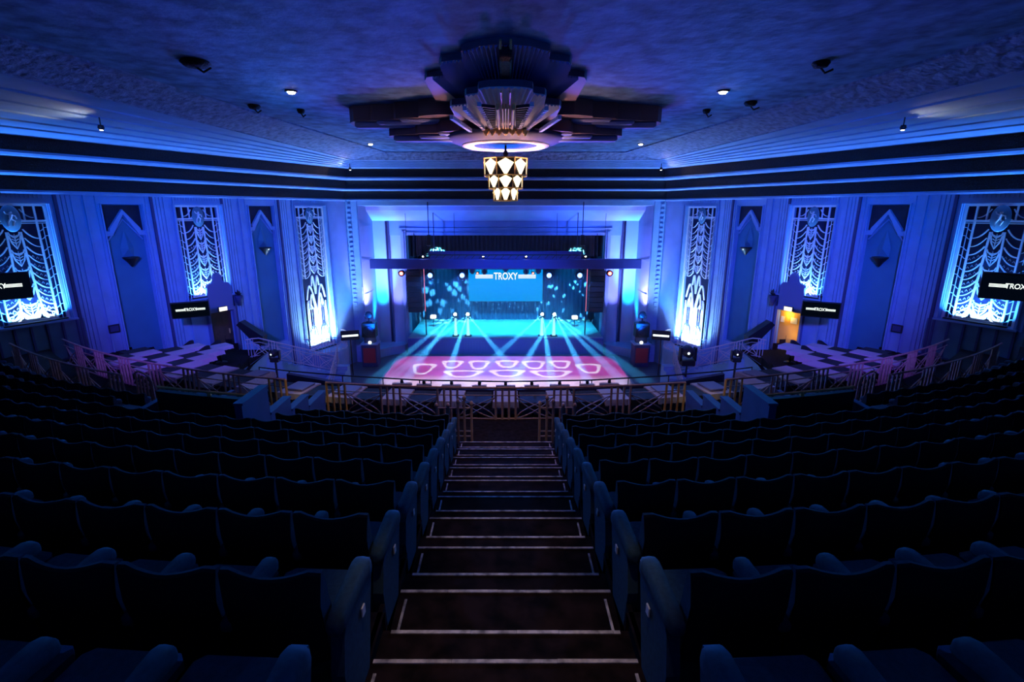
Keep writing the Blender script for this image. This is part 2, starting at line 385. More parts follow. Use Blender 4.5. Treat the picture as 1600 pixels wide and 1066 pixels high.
mb = MB(); mb.box2((-8.17, 36.1, -.62), (8.17, 36.9, -1.65)); mb.box2((-7.5, 36.0, -1.15), (7.5, 36.1, -1.25)); mb.box2((-7.3, 36.0, -1.45), (7.3, 36.1, -1.5))
struct('trim_20', mb, 'plaster')
mb = MB(); mb.box2((-9.3, 36.05, -.62), (9.3, 36.9, -.5)); struct('trim_21', mb, 'plaster')
# fluted flat columns either side of the arch
for sx in (-1, 1):
    mb = MB()
    mb.box2((sx*10.1, 32.93, -10), (sx*9.45, 33.0, .6))
    for i in range(34): mb.box((sx*9.95, 32.90, .35-i*.30), (0.22, 0.06, 0.15))
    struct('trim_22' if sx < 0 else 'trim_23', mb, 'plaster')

# ================================================================== HALL FLOOR, STAGE
mb = MB(); mb.box2((-18.4, BACKY, -10.2), (18.4, 42.2, -10)); struct('floor', mb, 'hallfloor')
mb = MB(); mb.box2((-7.7, 24.0, -10.0), (7.7, 34.3, -9.98)); struct('floor_dance', mb, 'dance')
mb = MB(); mb.box2((-7.0, 35.0, -10.0), (7.0, 42.0, -8.8)); struct('floor_stage', mb, 'stage')
mb = MB()
mb.box2((-7.02, 34.9, -10), (7.02, 35.0, -8.86))
for i in range(70): mb.box((-6.9+i*.2, 34.87, -9.45), (0.1, 0.05, 1.1))
struct('trim_24', mb, 'stage_face')
mb = MB(); mb.quad((-9, 42, -10), (9, 42, -10), (9, 42, 0), (-9, 42, 0)); mb.quad((-7.3, 36.9, -10), (-7.3, 42, -10), (-7.3, 42, 0), (-7.3, 36.9, 0))
mb.quad((7.3, 36.9, -10), (7.3, 42, -10), (7.3, 42, 0), (7.3, 36.9, 0)); mb.quad((-7.3, 36.9, -.2), (7.3, 36.9, -.2), (7.3, 42, -.2), (-7.3, 42, -.2)); struct('wall_stage', mb, 'drape')
# pleated backdrop
def pleat(name, x0, x1, Y, z0, z1, label, amp=0.07, per=0.34, m='drape', cat='curtain', group=None):
    n = int((x1-x0)/per*6); P = [(x0+(x1-x0)*i/n, Y+amp*math.sin(2*PI*(x1-x0)*i/n/per)) for i in range(n+1)]
    mb = MB(); mb.loft([[(p[0], p[1], z0) for p in P], [(p[0], p[1], z1) for p in P]], smooth=True)
    return tag(mb.build(name, m, None, (0,0,0)), label, cat, group)
pleat('backdrop_curtain', -6.9, 6.9, 41.2, -8.78, -1.0, 'dark pleated backdrop curtain across the rear of the stage, speckled with light')
pleat('valance_curtain', -7.0, 7.0, 37.2, -3.2, -1.3, 'short black gathered curtain hanging across the top of the stage opening', 0.06, 0.3, 'black')

# ================================================================== REAR CIRCLE: terraces, aisle
PIT, RISE = 0.855, 0.26
def YN(k): return 2.38 + PIT*k
def ZN(k): return -2.54 - RISE*k
def RK(k): return 22.0 + 0.45*k
def hw(k): return 0.77 + 0.026*k
K0, K1 = -2, 8
CROSSZ = ZN(9) - 0.22     # cross aisle level
mb = MB()
for side in (-1, 1):
    def edge(k, z):
        y = YN(k) + 0.34; R = RK(k); x0 = hw(max(k, 0)) + 0.02
        L = arc(R, y+R, x0, 18.2, 28, z); return [(side*p[0], p[1], p[2]) for p in L]
    prev = [(p[0], BACKY, ZN(K0)) for p in edge(K0, 0)]
    rows = [prev]
    for k in range(K0, K1+1):
        rows.append(edge(k, ZN(k))); rows.append(edge(k, ZN(k+1) if k < K1 else CROSSZ))
    # let the rear terraces stop under the back wall
    mb.loft(rows)
struct('floor_rear_circle', mb, 'carpet')
mb = MB(); prof = [(BACKY, ZN(K0)), (YN(K0), ZN(K0))]; wd = [0.8, 0.8]
for k in range(K0, 9):
    a = hw(max(k, 0)); prof += [(YN(k), ZN(k)-.13), (YN(k)+.34, ZN(k)-.13), (YN(k)+.34, ZN(k+1)), (YN(k+1), ZN(k+1))]; wd += [a]*2 + [a+.01]*2
prof += [(YN(9), CROSSZ)]; wd.append(1.0)
mb.loft([[(-w_-.04, y, z), (w_+.04, y, z)] for (y, z), w_ in zip(prof, wd)])
for k in range(K0, 9):     # cheeks closing the aisle sides
    for sx in (-1, 1): mb.box((sx*(hw(max(k,0))+.05), YN(k)+.0, ZN(k)-.25), (0.03, PIT, 0.5))
steps = struct('floor_aisle_steps', mb, 'riser')
def stripe(y, z, w_, k):
    rnd = random.Random(k*7+int(z*100)); mb = MB(); x = -w_
    while x < w_:
        L = rnd.uniform(0.25, 0.8); x2 = min(w_, x+L); mb.box(((x+x2)/2, y-.018+rnd.uniform(-.002,.002), z+.004), (x2-x-.002, .026, .008)); x = x2
    mb.build('nosing_stripe', 'stripe', steps, (0, 0, 0))
def sidestripes(y0, y1, z, w_):
    for sx in (-1, 1): mb = MB(); mb.box((sx*(w_-.03), (y0+y1)/2, z+.004), (.018, y1-y0, .008)); mb.build('edge_stripe', 'stripe', steps, (0, 0, 0))
for k in range(-1, 10):
    stripe(YN(k), ZN(k), hw(max(k, 0)), k)
    if k < 9:
        stripe(YN(k)+.34, ZN(k)-.13, hw(max(k, 0))-.02, k+50)
        sidestripes(YN(k)+.40, YN(k+1)-.1, ZN(k+1), hw(max(k, 0)))
# cross aisle slab + table tiers (arcs centred on the stage)
YC = 37.8
mb = MB(); a = arc(29.6, YC, -17.9, 17.9, 48, CROSSZ); b = arc(26.0, YC, -17.9, 17.9, 48, CROSSZ); mb.loft([a, b])
b2 = arc(26.0, YC, -17.9, 17.9, 48, -5.55); mb.loft([b, b2]); struct('floor_cross_aisle', mb, 'carpet')
EDGE = [(0, 13.65), (2.5, 13.78), (4.87, 14.2), (6.85, 15.1), (8.3, 16.1), (10.0, 17.8), (11.2, 19.8), (11.8, 22.0), (12.0, 24.6)]
def edgeX(Y):
    for (x0, y0), (x1, y1) in zip(EDGE[:-1], EDGE[1:]):
        if y0 <= Y <= y1: return x0 + (x1-x0)*(Y-y0)/(y1-y0)
    return 0 if Y < 13.65 else 12.0
RT = [25.15 - 1.05*i for i in range(6)]; TZ = [-5.55 - 0.2*i for i in range(6)]
mb = MB(); c0 = arc(26.0, YC, -17.2, 17.2, 60, TZ[0])
front = []
for p in c0:     # first tier reaches the front edge in the middle
    R0 = 24.62; s = R0/26.0; front.append((p[0]*s, YC-(YC-p[1])*s, TZ[0]))
mb.loft([c0, front]); struct('floor_front_circle', mb, 'carpet')
for side in (-1, 1):
    mb = MB()
    for i in range(1, 7):
        Ra, Rb = 26.0-1.38-(i-1)*1.05, 26.0-1.38-i*1.05
        z = TZ[i] if i < 6 else -6.9
        if i == 6: Rb = 15.5
        A = []; B = []
        for n in range(31):
            th = 0.17 + (0.95-0.17)*n/30
            for R_, Lst in ((Ra, A), (Rb, B)):
                x, y = R_*math.sin(th), YC-R_*math.cos(th)
                if i == 6 and R_ == Rb: x, y = max(x, 9.0), y
                lim = -WX(y) if y > NEARY else 18.4
                x = min(x, lim+.3); y = min(y, 24.9); x = max(x, min(edgeX(y) if y < 24.6 else 12.0, 12.0)) ; Lst.append((side*x, y, z))
        zt = TZ[i-1]; mb.loft([[(p[0], p[1], zt) for p in A], A, B])
    struct('floor_side_tiers', mb, 'carpet')
# balcony fascia along the front edge
E2 = [(-x, y) for x, y in reversed(EDGE[1:])] + EDGE
def ez(y): return -5.55 if y < 14.3 else max(-6.9, -5.55 - (y-14.3)*0.19)
mb = MB(); mb.loft([[(x, y, ez(y)+.02) for x, y in E2], [(x, y+.03, ez(y)-1.0) for x, y in E2], [(x*.97, y-.6, ez(y)-1.3) for x, y in E2]]); struct('wall_circle_fascia', mb, 'plaster')
# ================================================================== DECORATED WINDOWS
def swag(mb, xo, xi, z, rise, sgn, w=0.035):
    P = []
    for i in range(9):
        f = i/8; P.append((sgn*(xo+(xi-xo)*f), z + rise*(f**2.2)))
    mb.strip(P, w, -0.02, 0.03)
def grille_top(root, H, zlow, n_swag, fig):
    f = MB()
    for x in (-1.04, 1.04): f.box((x, 0, (H+zlow)/2), (0.09, 0.08, H-zlow))
    f.box((0, 0, H-.05), (2.16, 0.08, 0.09)); f.box((0, 0, H-.62), (2.1, 0.06, 0.07)); f.box((0, 0, H-.70), (2.1, 0.04, 0.03))
    for x in (-.72, .72): f.box((x, 0, (H+zlow)/2), (0.055, 0.07, H-zlow))
    for x in (-.40, .40): f.box((x, 0, H-.32), (0.05, 0.05, .55))
    f.build('frame', 'white', root)
    c = MB()
    zt = H-1.0
    for sg in (-1, 1): c.strip([(sg*.20, zt), (sg*.25, (zt+zlow)/2), (sg*.33, zlow+.2)], 0.06, -0.02, 0.03)
    n = 5; hh = (zt-zlow-.2)/n
    for k in range(n):
        z1 = zt - k*hh; ww = .16+.02*k
        c.strip([(-ww, z1), (-ww*.8, z1-.10), (0, z1-.16), (ww*.8, z1-.10), (ww, z1)], 0.04, -0.02, 0.02)
        c.strip([(-ww, z1-.12), (-ww*.7, z1-hh*.6), (0, z1-hh*.95), (ww*.7, z1-hh*.6), (ww, z1-.12)], 0.04, -0.02, 0.02)
        for q in (.35, .5, .65): c.strip([(-ww*.6, z1-hh*(q-.12)), (0, z1-hh*q), (ww*.6, z1-hh*(q-.12))], 0.025, -0.02, 0.02)
        c.box((0, 0, z1-hh*.5), (0.025, 0.03, hh*.8))
    c.build('central_plume', 'white', root)
    m = MB(); m.lathe([(0.001, -.03), (.20, -.03), (.27, -.01), (.29, .03), (.27, .05), (.001, .05)], n=20)
    m.v = [(v[0], -v[2]*1.0, H-.52+v[1]*1.65) for v in m.v]; m.build('medallion', 'dado', root)
    g = MB()   # dancing figure relief on the medallion: head, torso, two legs, raised arm
    yb = -.065; P = lambda *a: [(x, yb, H-.52+z) for x, z in a]
    g.tube(P((.0, .22), (.02, .16)), .05, 6); g.tube(P((.02, .14), (-.02, .0)), .055, 6); g.tube(P((-.02, .0), (.09, -.1), (.03, -.26)), .03, 6)
    g.tube(P((-.02, .0), (-.09, -.12), (-.12, -.28)), .03, 6); g.tube(P((.02, .12), (.13, .08), (.16, -.02)), .022, 6); g.tube(P((.0, .12), (-.12, .16), (-.15, .24)), .022, 6)
    g.build('figure_relief', 'white', root)
    for sg in (-1, 1):
        s_ = MB()
        for k in range(n_swag):
            z = zlow+.12 + (H-.95-zlow-.3)*k/(n_swag-1) - .12
            swag(s_, .71, .27, z, .34, sg, .04 if k % 2 == 0 else .026)
            if k < n_swag*0.7: # beaded scrolls in the lower drapes
                for q in (.38, .5, .62): s_.tube([(sg*(q-.03), 0, z+.13+(.62-q)*.55), (sg*(q+.01), 0, z+.19+(.62-q)*.55), (sg*(q+.04), 0, z+.12+(.62-q)*.5)], .011, 4)
        swag(s_, .66, .30, H-.5, .3, sg, .03); swag(s_, .40, .2, H-.6, .15, sg, .025)
        s_.build('drapery_swags', 'white', root)
        o = MB()
        o.box((sg*.88, 0, (H-.7+zlow)/2), (.02, .03, H-.7-zlow))
        k = 0; z = zlow+.15
        while z < H-.8:
            o.strip([(sg*.75, z), (sg*.82, z+.03), (sg*.9, z+.12), (sg*1.0, z+.14)], .025, -.01, .02); z += .42 if k % 2 else .3; k += 1
        o.build('side_lattice', 'white', root)
def window(side, idx):
    t, zs = WIN[idx]; H = WZ1 - zs
    near = ['nearest the camera, partly cut by the frame', 'above the exit door', 'beside the stage arch with a fountain of plaster'][idx]
    root = thing('decorated_window', 'backlit white grille window on the %s wall, %s' % (SIDE[side], near), 'window', wall_pt(side, t, zs, -0.14), RZ[side], 'illuminated plaster grille windows')
    b = MB(); b.quad((-1.09, .29, 0), (1.09, .29, 0), (1.09, .29, H-.01), (-1.09, .29, H-.01)); b.build('glass_backing', 'backing', root)
    if idx < 2:
        grille_top(root, H, 0.0, 11, None)
        p = MB()
        p.strip([(-.70, .10), (-.45, .16), (-.28, .42), (-.16, .22), (0, .12), (.16, .22), (.28, .42), (.45, .16), (.70, .10)], .16, .04, .10)
        p.box((0, .08, .06), (1.44, .08, .12))
        for sg in (-1, 1):
            for q in range(5):
                cx, cz = sg*(.18+.11*q), .58-.08*q + .1*(q % 2); P = [(cx+.07*math.cos(a)*(1-a/9), 0, cz+.09*math.sin(a)*(1-a/9)) for a in [i*.6 for i in range(12)]]; p.tube(P, .014, 4)
        p.build('scrollwork', 'white', root)
        lz = zs + .06
    else:
        grille_top(root, H, 4.4, 9, None)
        f = MB()
        for x in (-1.04, 1.04): f.box((x, 0, 2.2), (0.09, 0.08, 4.4))
        f.box((0, 0, .05), (2.16, .08, .1)); f.build('lower_frame', 'white', root)
        p = MB()   # fountain: arched plumes over falling water
        p.prism([(-.72, .05), (-.72, 2.6), (-.62, 3.0), (-.45, 3.05), (-.30, 2.7), (0, 2.3), (.30, 2.7), (.45, 3.05), (.62, 3.0), (.72, 2.6), (.72, .05)], .10, .14, 'y')
        for x in (-.6, -.42, -.22, 0, .22, .42, .6): p.box((x, .07, 1.4), (.06, .05, 2.4 - abs(x)*.4))
        for sg in (-1, 1):
            for (x0, x1, z0, zt) in ((.04, .72, 2.4, 3.95), (.08, .5, 2.1, 3.4), (.0, .3, 3.4, 4.5)):
                P = [(sg*(x0+(x1-x0)*f_), z0+(zt-z0)*math.sin(PI*min(1, f_*1.05)*.72)*1.05 - (f_**4)*.35*(zt-z0)) for f_ in [i/12 for i in range(13)]]
                p.strip(P, .09, 0, .06)
            p.strip([(sg*.72, 2.9), (sg*.74, 2.0), (sg*.74, .1)], .06, 0, .06)
        p.build('fountain_relief', 'white', root)
        q = MB()
        for sg in (-1, 1):
            P = [(sg*(.42+.30*math.cos(a)), .75+.75*math.sin(a)) for a in [PI*i/12 for i in range(13)]]; q.strip(P, .05, -.03, .02)
            q.strip([(sg*.42, .8), (sg*.36, 1.1), (sg*.42, 1.7)], .03, -.03, .02)
            for x in (.36, .5): q.box((sg*x, .02, 1.9), (.018, .1, 1.2))
        q.build('arched_outlines', 'navy', root)
        lz = zs + .1
    # window uplight strip lying on the sill
    L = MB(); L.box((0, -.32 if idx == 2 else -.20, .03), (1.9, .09, .05)); L.build('uplight_bar', 'black', root)
    return lz
for side in (-1, 1):
    for idx in range(3):
        lz = window(side, idx)
        t, zs = WIN[idx]
        a = Vector(wall_pt(side, t, zs+.09, .03 if idx < 2 else .20)); top = Vector(wall_pt(side, t, zs+2.0, -.30))
        pw = [330, 330, 480][idx]; col = (0.02, 0.22, 1.0)
        l = area('window_uplight', a, top, col, pw, 1.7, .05, 100)
        l2 = area('window_uplight', Vector(wall_pt(side, t, zs+.07, .0 if idx < 2 else .50)), Vector(wall_pt(side, t, zs+1.0 if idx < 2 else zs+1.9, -.15)), (0.55, 0.85, 1.0), [40, 40, 420][idx], 1.2, .05, 120)
        q = l.rotation_euler
        for o_ in (l, l2): o_.rotation_euler = (o_.rotation_euler.to_matrix() @ Matrix.Identity(3)).to_euler()
        # align long side with the wall
        for o_, tg in ((l, top), (l2, Vector(wall_pt(side, t, zs+1.0 if idx < 2 else zs+1.9, -.15)))):
            z = (Vector(o_.location) - Vector((tg[0], tg[1], tg[2]+HZ))).normalized(); x = Vector((CT if side < 0 else -CT, ST, 0)); y = z.cross(x).normalized(); x = y.cross(z)
            o_.rotation_euler = Matrix((x, y, z)).transposed().to_euler()
# ------------------------------------------------------------------ niches, pilasters, sconces
for side in (-1, 1):
    for i, t in enumerate(NICHE):
        mb = MB()      # dark niche head with stepped chevron hood
        mb.prism([(-.74, 4.0), (-.74, 3.1), (-.5, 3.1), (0, 3.95), (.5, 3.1), (.74, 3.1), (.74, 4.12), (-.74, 4.12)], .16, .2, 'y')
        o = mb.build('trim_niche_head', 'niche_head', None, wall_pt(side, t, -3.88, -0.02), RZ[side]); o['kind'] = 'structure'
        mb = MB(); mb.strip([(-.76, 2.98), (-.55, 2.98), (-.5, 3.12), (0, 3.85), (.5, 3.12), (.55, 2.98), (.76, 2.98)], .2, .02, .2)
        mb.strip([(-.66, 2.7), (0, 3.55), (.66, 2.7)], .05, .12, .2)
        o = mb.build('trim_niche_chevron', 'plaster', None, wall_pt(side, t, -3.88, -0.02), RZ[side]); o['kind'] = 'structure'
        r = thing('wall_sconce', 'dark pointed wall sconce in the niche %s on the %s wall' % (['nearer the camera', 'nearer the stage'][i], SIDE[side]), 'wall light', wall_pt(side, t, -2.0, -0.22), RZ[side], 'niche sconces')
        s = MB(); s.lathe([(.001, -.32), (.05, -.28), (.16, -.10), (.30, .06), (.31, .10), (.26, .12), (.001, .10)], (0, -.18, 0), 10); s.build('bowl', 'black', r)
        s = MB(); s.add([(-.22, 0, .1), (.22, 0, .1), (.25, -.02, .5), (0, -.03, 1.25), (-.25, -.02, .5), (0, -.14, .45)], [(0, 5, 4), (0, 1, 5), (1, 2, 5), (2, 3, 5), (3, 4, 5)]); s.build('backplate', 'plaster_dark', r)
        if i == 1:
            s = MB(); s.lathe([(.001, -.05), (.05, 0), (.001, .05)], (0.02, -.42, .02), 8); s.build('bulb', 'e_white', r)
    # fluted pilaster strips between the bays
    for j, tc in enumerate([NICHE[0]-1.72, NICHE[0]+1.68, NICHE[1]-1.68, NICHE[1]+1.62]):
        mb = MB()
        for k, x in enumerate((-.42, -.28, -.14)): mb.box((x, -.03, -4.6), (.11, .06, 10.2))
        mb.box((.12, -.02, -4.6), (.30, .04, 10.2)); mb.box((.40, -.04, -4.6), (.06, .08, 10.2))
        if side > 0: mb.v = [(-v[0], v[1], v[2]) for v in mb.v]
        o = mb.build('trim_pilaster', 'plaster', None, wall_pt(side, tc, .1), RZ[side]); o['kind'] = 'structure'
        mb = MB(); mb.box((-.53, -.04, -4.6), (.10, .08, 10.2))
        if side > 0: mb.v = [(-v[0], v[1], v[2]) for v in mb.v]
        o = mb.build('trim_pilaster_groove', 'navy', None, wall_pt(side, tc, .1), RZ[side]); o['kind'] = 'structure'
    for t in NICHE:
        mb = MB()
        for sg in (-1, 1): mb.box((sg*.80, -.04, -3.6), (.05, .08, 7.6)); mb.box((sg*.93, -.02, -4.6), (.04, .04, 10.2))
        o = mb.build('trim_niche_frame', 'plaster', None, wall_pt(side, t, .1), RZ[side]); o['kind'] = 'structure'
    # window surrounds
    for t, zs in WIN:
        mb = MB(); H = WZ1-zs
        for sg in (-1, 1):
            mb.box((sg*1.16, -.04, H/2), (.07, .09, H+.1)); mb.box((sg*1.32, -.02, H/2-.5), (.05, .05, H+1.2))
        mb.box((0, -.04, H+.03), (2.4, .09, .06)); mb.box((0, -.06, -.04), (2.5, .2, .07))
        for x in [-1.0+.125*i for i in range(17)]: mb.box((x, -.02, H+.28), (.05, .04, .16))
        o = mb.build('trim_window_surround', 'plaster', None, wall_pt(side, t, zs), RZ[side]); o['kind'] = 'structure'
    # teal panelled dado below the first window
    mb = MB(); mb.box((0, -.03, -.75), (2.9, .06, 1.45)); 
    o = mb.build('trim_dado', 'dado', None, wall_pt(side, .0, -4.1), RZ[side]); o['kind'] = 'structure'
    mb = MB()
    for x in (-1.2, -.72, -.24, .24, .72, 1.2): mb.box((x, -.09, -.75), (.07, .05, 1.4))
    mb.box((0, -.08, -1.5), (2.95, .14, .08)); o = mb.build('trim_dado_bars', 'navy', None, wall_pt(side, .0, -4.1), RZ[side]); o['kind'] = 'structure'
    # doorway with urn-topped surround below the second window
    T = DT
    p = wall_pt(side, T, -6.95, -.12)
    d = MB()
    if side < 0:
        d.bbox((0, .0, 1.05), (1.2, .05, 2.08), .01); dr = d.build('door_1', 'doorwood', None, p, RZ[side])
        h = MB(); h.box((.4, -.05, 1.0), (.04, .06, .25)); h.build('door_handle', 'gold', dr)
    else:
        d.bbox((0, .0, 1.05), (1.2, .05, 2.08), .01); dr = d.build('door_2', 'doorlit', None, p, RZ[side])
        h = MB(); h.box((.18, -.04, 1.62), (.34, .02, .3)); h.box((-.42, -.04, 1.6), (.2, .02, .3)); h.build('notice', 'paper', dr)
    dr['kind'] = 'structure'
    mb = MB()
    for sg in (-1, 1): mb.box((sg*.68, -.06, 1.05), (.12, .16, 2.1))
    mb.prism([(-.72, 2.1), (-.72, 2.25), (-.62, 2.3), (-.62, 3.35), (-.5, 3.5), (-.3, 3.52), (-.22, 3.62), (-.2, 3.85), (-.1, 4.0), (.1, 4.0), (.2, 3.85), (.22, 3.62), (.3, 3.52), (.5, 3.5), (.62, 3.35), (.62, 2.3), (.72, 2.25), (.72, 2.1)], -.16, .0, 'y')
    o = mb.build('trim_door_surround', 'surround', None, wall_pt(side, T, -6.95, .02), RZ[side]); o['kind'] = 'structure'
    s = thing('exit_sign', 'small lit white exit sign above the %s' % ('dark door on the left wall' if side < 0 else 'yellow-lit door on the right wall'), 'sign', wall_pt(side, T, -4.72, .26), RZ[side], 'exit signs over the side doors')
    b = MB(); b.bbox((0, .04, 0), (.46, .07, .24), .01); b.build('case', 'black', s)
    b = MB(); b.box((0, 0, 0), (.42, .02, .20)); b.build('lit_face', 'e_sign', s)
    c = thing('flower_urn', 'dark plant in a pot on the ledge right of the %s door surround' % SIDE[side], 'plant', wall_pt(side, T+.95, -3.9, .2), RZ[side], 'potted plants by the side doors')
    b = MB(); b.lathe([(.001, -.8), (.10, -.8), (.14, -.5), (.2, -.3), (.18, -.28), (.001, -.28)], n=10); b.build('pot', 'navy', c)
    b = MB()
    for k in range(26):
        a, e = random.uniform(0, 2*PI), random.uniform(.2, 1.3); L = random.uniform(.2, .4); q = Vector((math.cos(a)*math.cos(e), math.sin(a)*math.cos(e), math.sin(e)))
        side_v = Vector((-math.sin(a), math.cos(a), 0))*.05; o0 = Vector((0, 0, -.3)); b.add([o0, o0+q*L*.6+side_v, o0+q*L, o0+q*L*.6-side_v], [(0, 1, 2, 3)])
    b.build('leaves', 'niche_head', c)
    if side > 0:
        point('doorway_lamp', tuple(Vector(wall_pt(side, T+.1, -5.05, .10))), (1.0, 0.62, 0.12), 16, .03)
        point('doorway_lamp', tuple(Vector(wall_pt(side, T-.25, -6.0, .30))), (1.0, 0.62, 0.12), 9, .03)
# ------------------------------------------------------------------ fretwork: small notice frames on the wall
for side in (-1, 1):
    o = MB(); o.bbox((0, -.02, 0), (.42, .04, .34), .01); q = o.build('framed_notice', 'niche_head', None, wall_pt(side, NICHE[0]-1.2, -4.75, .1), RZ[side])
    tag(q, 'small dark framed notice on the pilaster left of the first niche' if side < 0 else 'small dark framed notice on the pilaster right of the big niche', 'notice', 'wall notices')
    i_ = MB(); i_.box((0, -.045, 0), (.3, .01, .22)); i_.build('sheet', 'navy', q)

# ------------------------------------------------------------------ lettering
def lettering(name, body, size, m, parent, loc, rot, ext=0.004, sx=1.0):
    c = bpy.data.curves.new(name, 'FONT'); c.body = body; c.size = size; c.extrude = ext; c.align_x = 'CENTER'; c.align_y = 'CENTER'; c.offset = size*0.018
    o = bpy.data.objects.new(name, c); COL.objects.link(o); o.parent = parent; o.location = loc; o.rotation_euler = rot; o.scale = (sx, 1, 1); c.materials.append(M[m])
    bpy.context.view_layer.update(); me = bpy.data.meshes.new_from_object(o.evaluated_get(bpy.context.evaluated_depsgraph_get())); n = bpy.data.objects.new(name, me); COL.objects.link(n)
    n.parent = parent; n.location = loc; n.rotation_euler = rot; n.scale = (sx, 1, 1); bpy.data.objects.remove(o); return n
def logo_bars(w0, w1, h, z, y):
    b = MB()
    for sg in (-1, 1):
        for k in (-1, 0, 1): b.box((sg*(w0+w1)/2, y, z+k*h), (w1-w0, .012, h*.62))
    return b
# ------------------------------------------------------------------ television screens on brackets
def tv(name_, label, loc, rz, wd, tilt=0.12, grp='wall televisions'):
    r = thing('television', label, 'television', loc, rz, grp); h = wd*.5
    b = MB(); b.bbox((0, 0, 0), (wd, .09, h), .02); case = b.build('case', 'black', r); case.rotation_euler = (tilt, 0, 0)
    s = MB(); s.box((0, -.047, 0), (wd*.95, .006, h*.88)); sc = s.build('screen', 'e_tv', case)
    L = logo_bars(wd*.13, wd*.38, h*.045, h*.03, -.054); L.build('logo_stripes', 'e_logo', case)
    lettering('logo_lettering', 'TROXY', h*.26, 'e_logo', case, (0, -.058, h*.03), (PI/2, 0, 0), .003, .75)
    k = MB(); k.tube([(0, .05, 0), (0, .35, .05), (0, .38, h*.75)], .03, 6); k.build('bracket', 'black', r); return r
def face(rz_target):  # screen's -y axis points to the given plan angle
    return rz_target
for sg in (-1, 1):
    p = at(790+sg*800, 449, Y=15.3); tv('tv', 'large television showing white logo, cropped by the %s edge of the picture' % SIDE[sg], tuple(p), sg*math.radians(-44), 1.7, .15)
    p = at(790+sg*492, 484, Y=21.5); tv('tv', 'television with white logo beside the %s, %s wall' % ('dark door' if sg < 0 else 'yellow-lit door', SIDE[sg]), tuple(p), sg*math.radians(-28), 1.45, .15)
    p = at(790+sg*243, 524, Y=30.0); r = thing('television', 'small glowing television low on the pier %s of the stage' % SIDE[sg], 'television', tuple(p), sg*math.radians(-20), 'wall televisions')
    b = MB(); b.bbox((0, 0, 0), (1.1, .09, .6), .02); b.build('case', 'black', r)
    b = MB(); b.box((0, -.05, -.02), (.95, .01, .12)); b.build('lit_strip', 'e_white', r)
    b = MB(); b.tube([(0, .08, .1), (0, .08, -10-p[2])], .04, 6); b.build('stand', 'black', r)

# ================================================================== CEILING ROSE
CY = 18.6
rose = thing('ceiling_rose', 'huge stepped sunburst plaster ceiling rose carrying the chandelier', 'ceiling rose', (0, CY, CEILZ))
def sym(P):      # quarter outline (x>=0,y<=0 from the near tip round to the side tip) -> full outline
    Q = P + [(x, -y*0.62) for x, y in reversed(P)]
    return Q + [(-x, y) for x, y in reversed(Q)]
T1 = [(.16, -7.5), (.5, -7.4), (.92, -7.05), (.95, -6.5), (1.42, -6.3), (1.5, -6.0), (1.5, -5.2), (1.95, -4.95), (2.05, -4.6), (2.1, -2.0), (2.7, -1.75), (2.75, -1.5), (3.5, -1.35), (3.6, -1.15), (4.3, -1.05), (4.4, -.95), (5.0, -.8), (5.2, -.5), (5.25, -.2)]
T2 = [(.14, -6.25), (.4, -6.2), (.62, -6.05), (.66, -5.6), (.94, -5.45), (1.0, -5.2), (1.0, -4.4), (1.42, -4.2), (1.5, -3.9), (1.5, -1.5), (2.1, -1.2), (2.2, -1.0), (2.9, -.85), (3.0, -.7), (3.7, -.55), (3.95, -.3), (4.0, -.1)]
def reach(P, phi):   # distance from centre to outline along angle phi from the near axis
    best = 0
    F = sym(P); n = len(F); d = (math.sin(phi), -math.cos(phi))
    for i in range(n):
        a, b = F[i], F[(i+1) % n]; ex, ey = b[0]-a[0], b[1]-a[1]; den = d[0]*ey - d[1]*ex
        if abs(den) < 1e-9: continue
        t = (a[0]*ey - a[1]*ex)/den; u = (a[0]*d[1] - a[1]*d[0])/den
        if t > 0 and -1e-6 <= u <= 1+1e-6: best = max(best, t)
    return best
def tier(P, ztop, zrim, zwing, yw):
    """thin stepped plate plus a thick crossbar of wings"""
    mb = MB(); mb.prism(sym(P), zrim-CEILZ, ztop-CEILZ); mb.build('plaster_tier', 'rose_edge', rose)
    W = [(x, y) for x, y in P if y > -yw]; W = [(0.01, W[0][1])] + W
    mb = MB(); mb.prism(sym(W), zwing-CEILZ, zrim-CEILZ+.01); mb.build('wing_slab', 'rose_edge', rose)
tier(T1, 3.33, 3.20, 2.86, 2.1); tier(T2, 2.86, 2.72, 2.48, 1.6)
def flutes(P, zr, zi, r0, ph, n, amp, m):
    """corrugated underside sloping down from the rim towards the middle"""
    rows = []
    for i in range(-n*2, n*2+1):
        phi = ph*i/(n*2); R1 = reach(P, phi)-.03; R1 = max(R1, r0+.5); r = []
        for q in range(7):
            f = q/6; rr = R1+(r0-R1)*f; z = zr+(zi-zr)*(1-(1-f)**1.3) + (amp if i % 2 else 0)*(1-.3*f)
            r.append((rr*math.sin(phi), -rr*math.cos(phi), z-CEILZ))
        rows.append([(r[0][0], r[0][1], zr+.06-CEILZ)] + r)
    mb = MB(); mb.loft(rows); mb.build('flutes', m, rose)
flutes(T1, 3.14, 2.80, 2.4, .345, 26, .085, 'rose_mid')
flutes(T2, 2.66, 2.42, 1.6, .345, 15, .05, 'white')
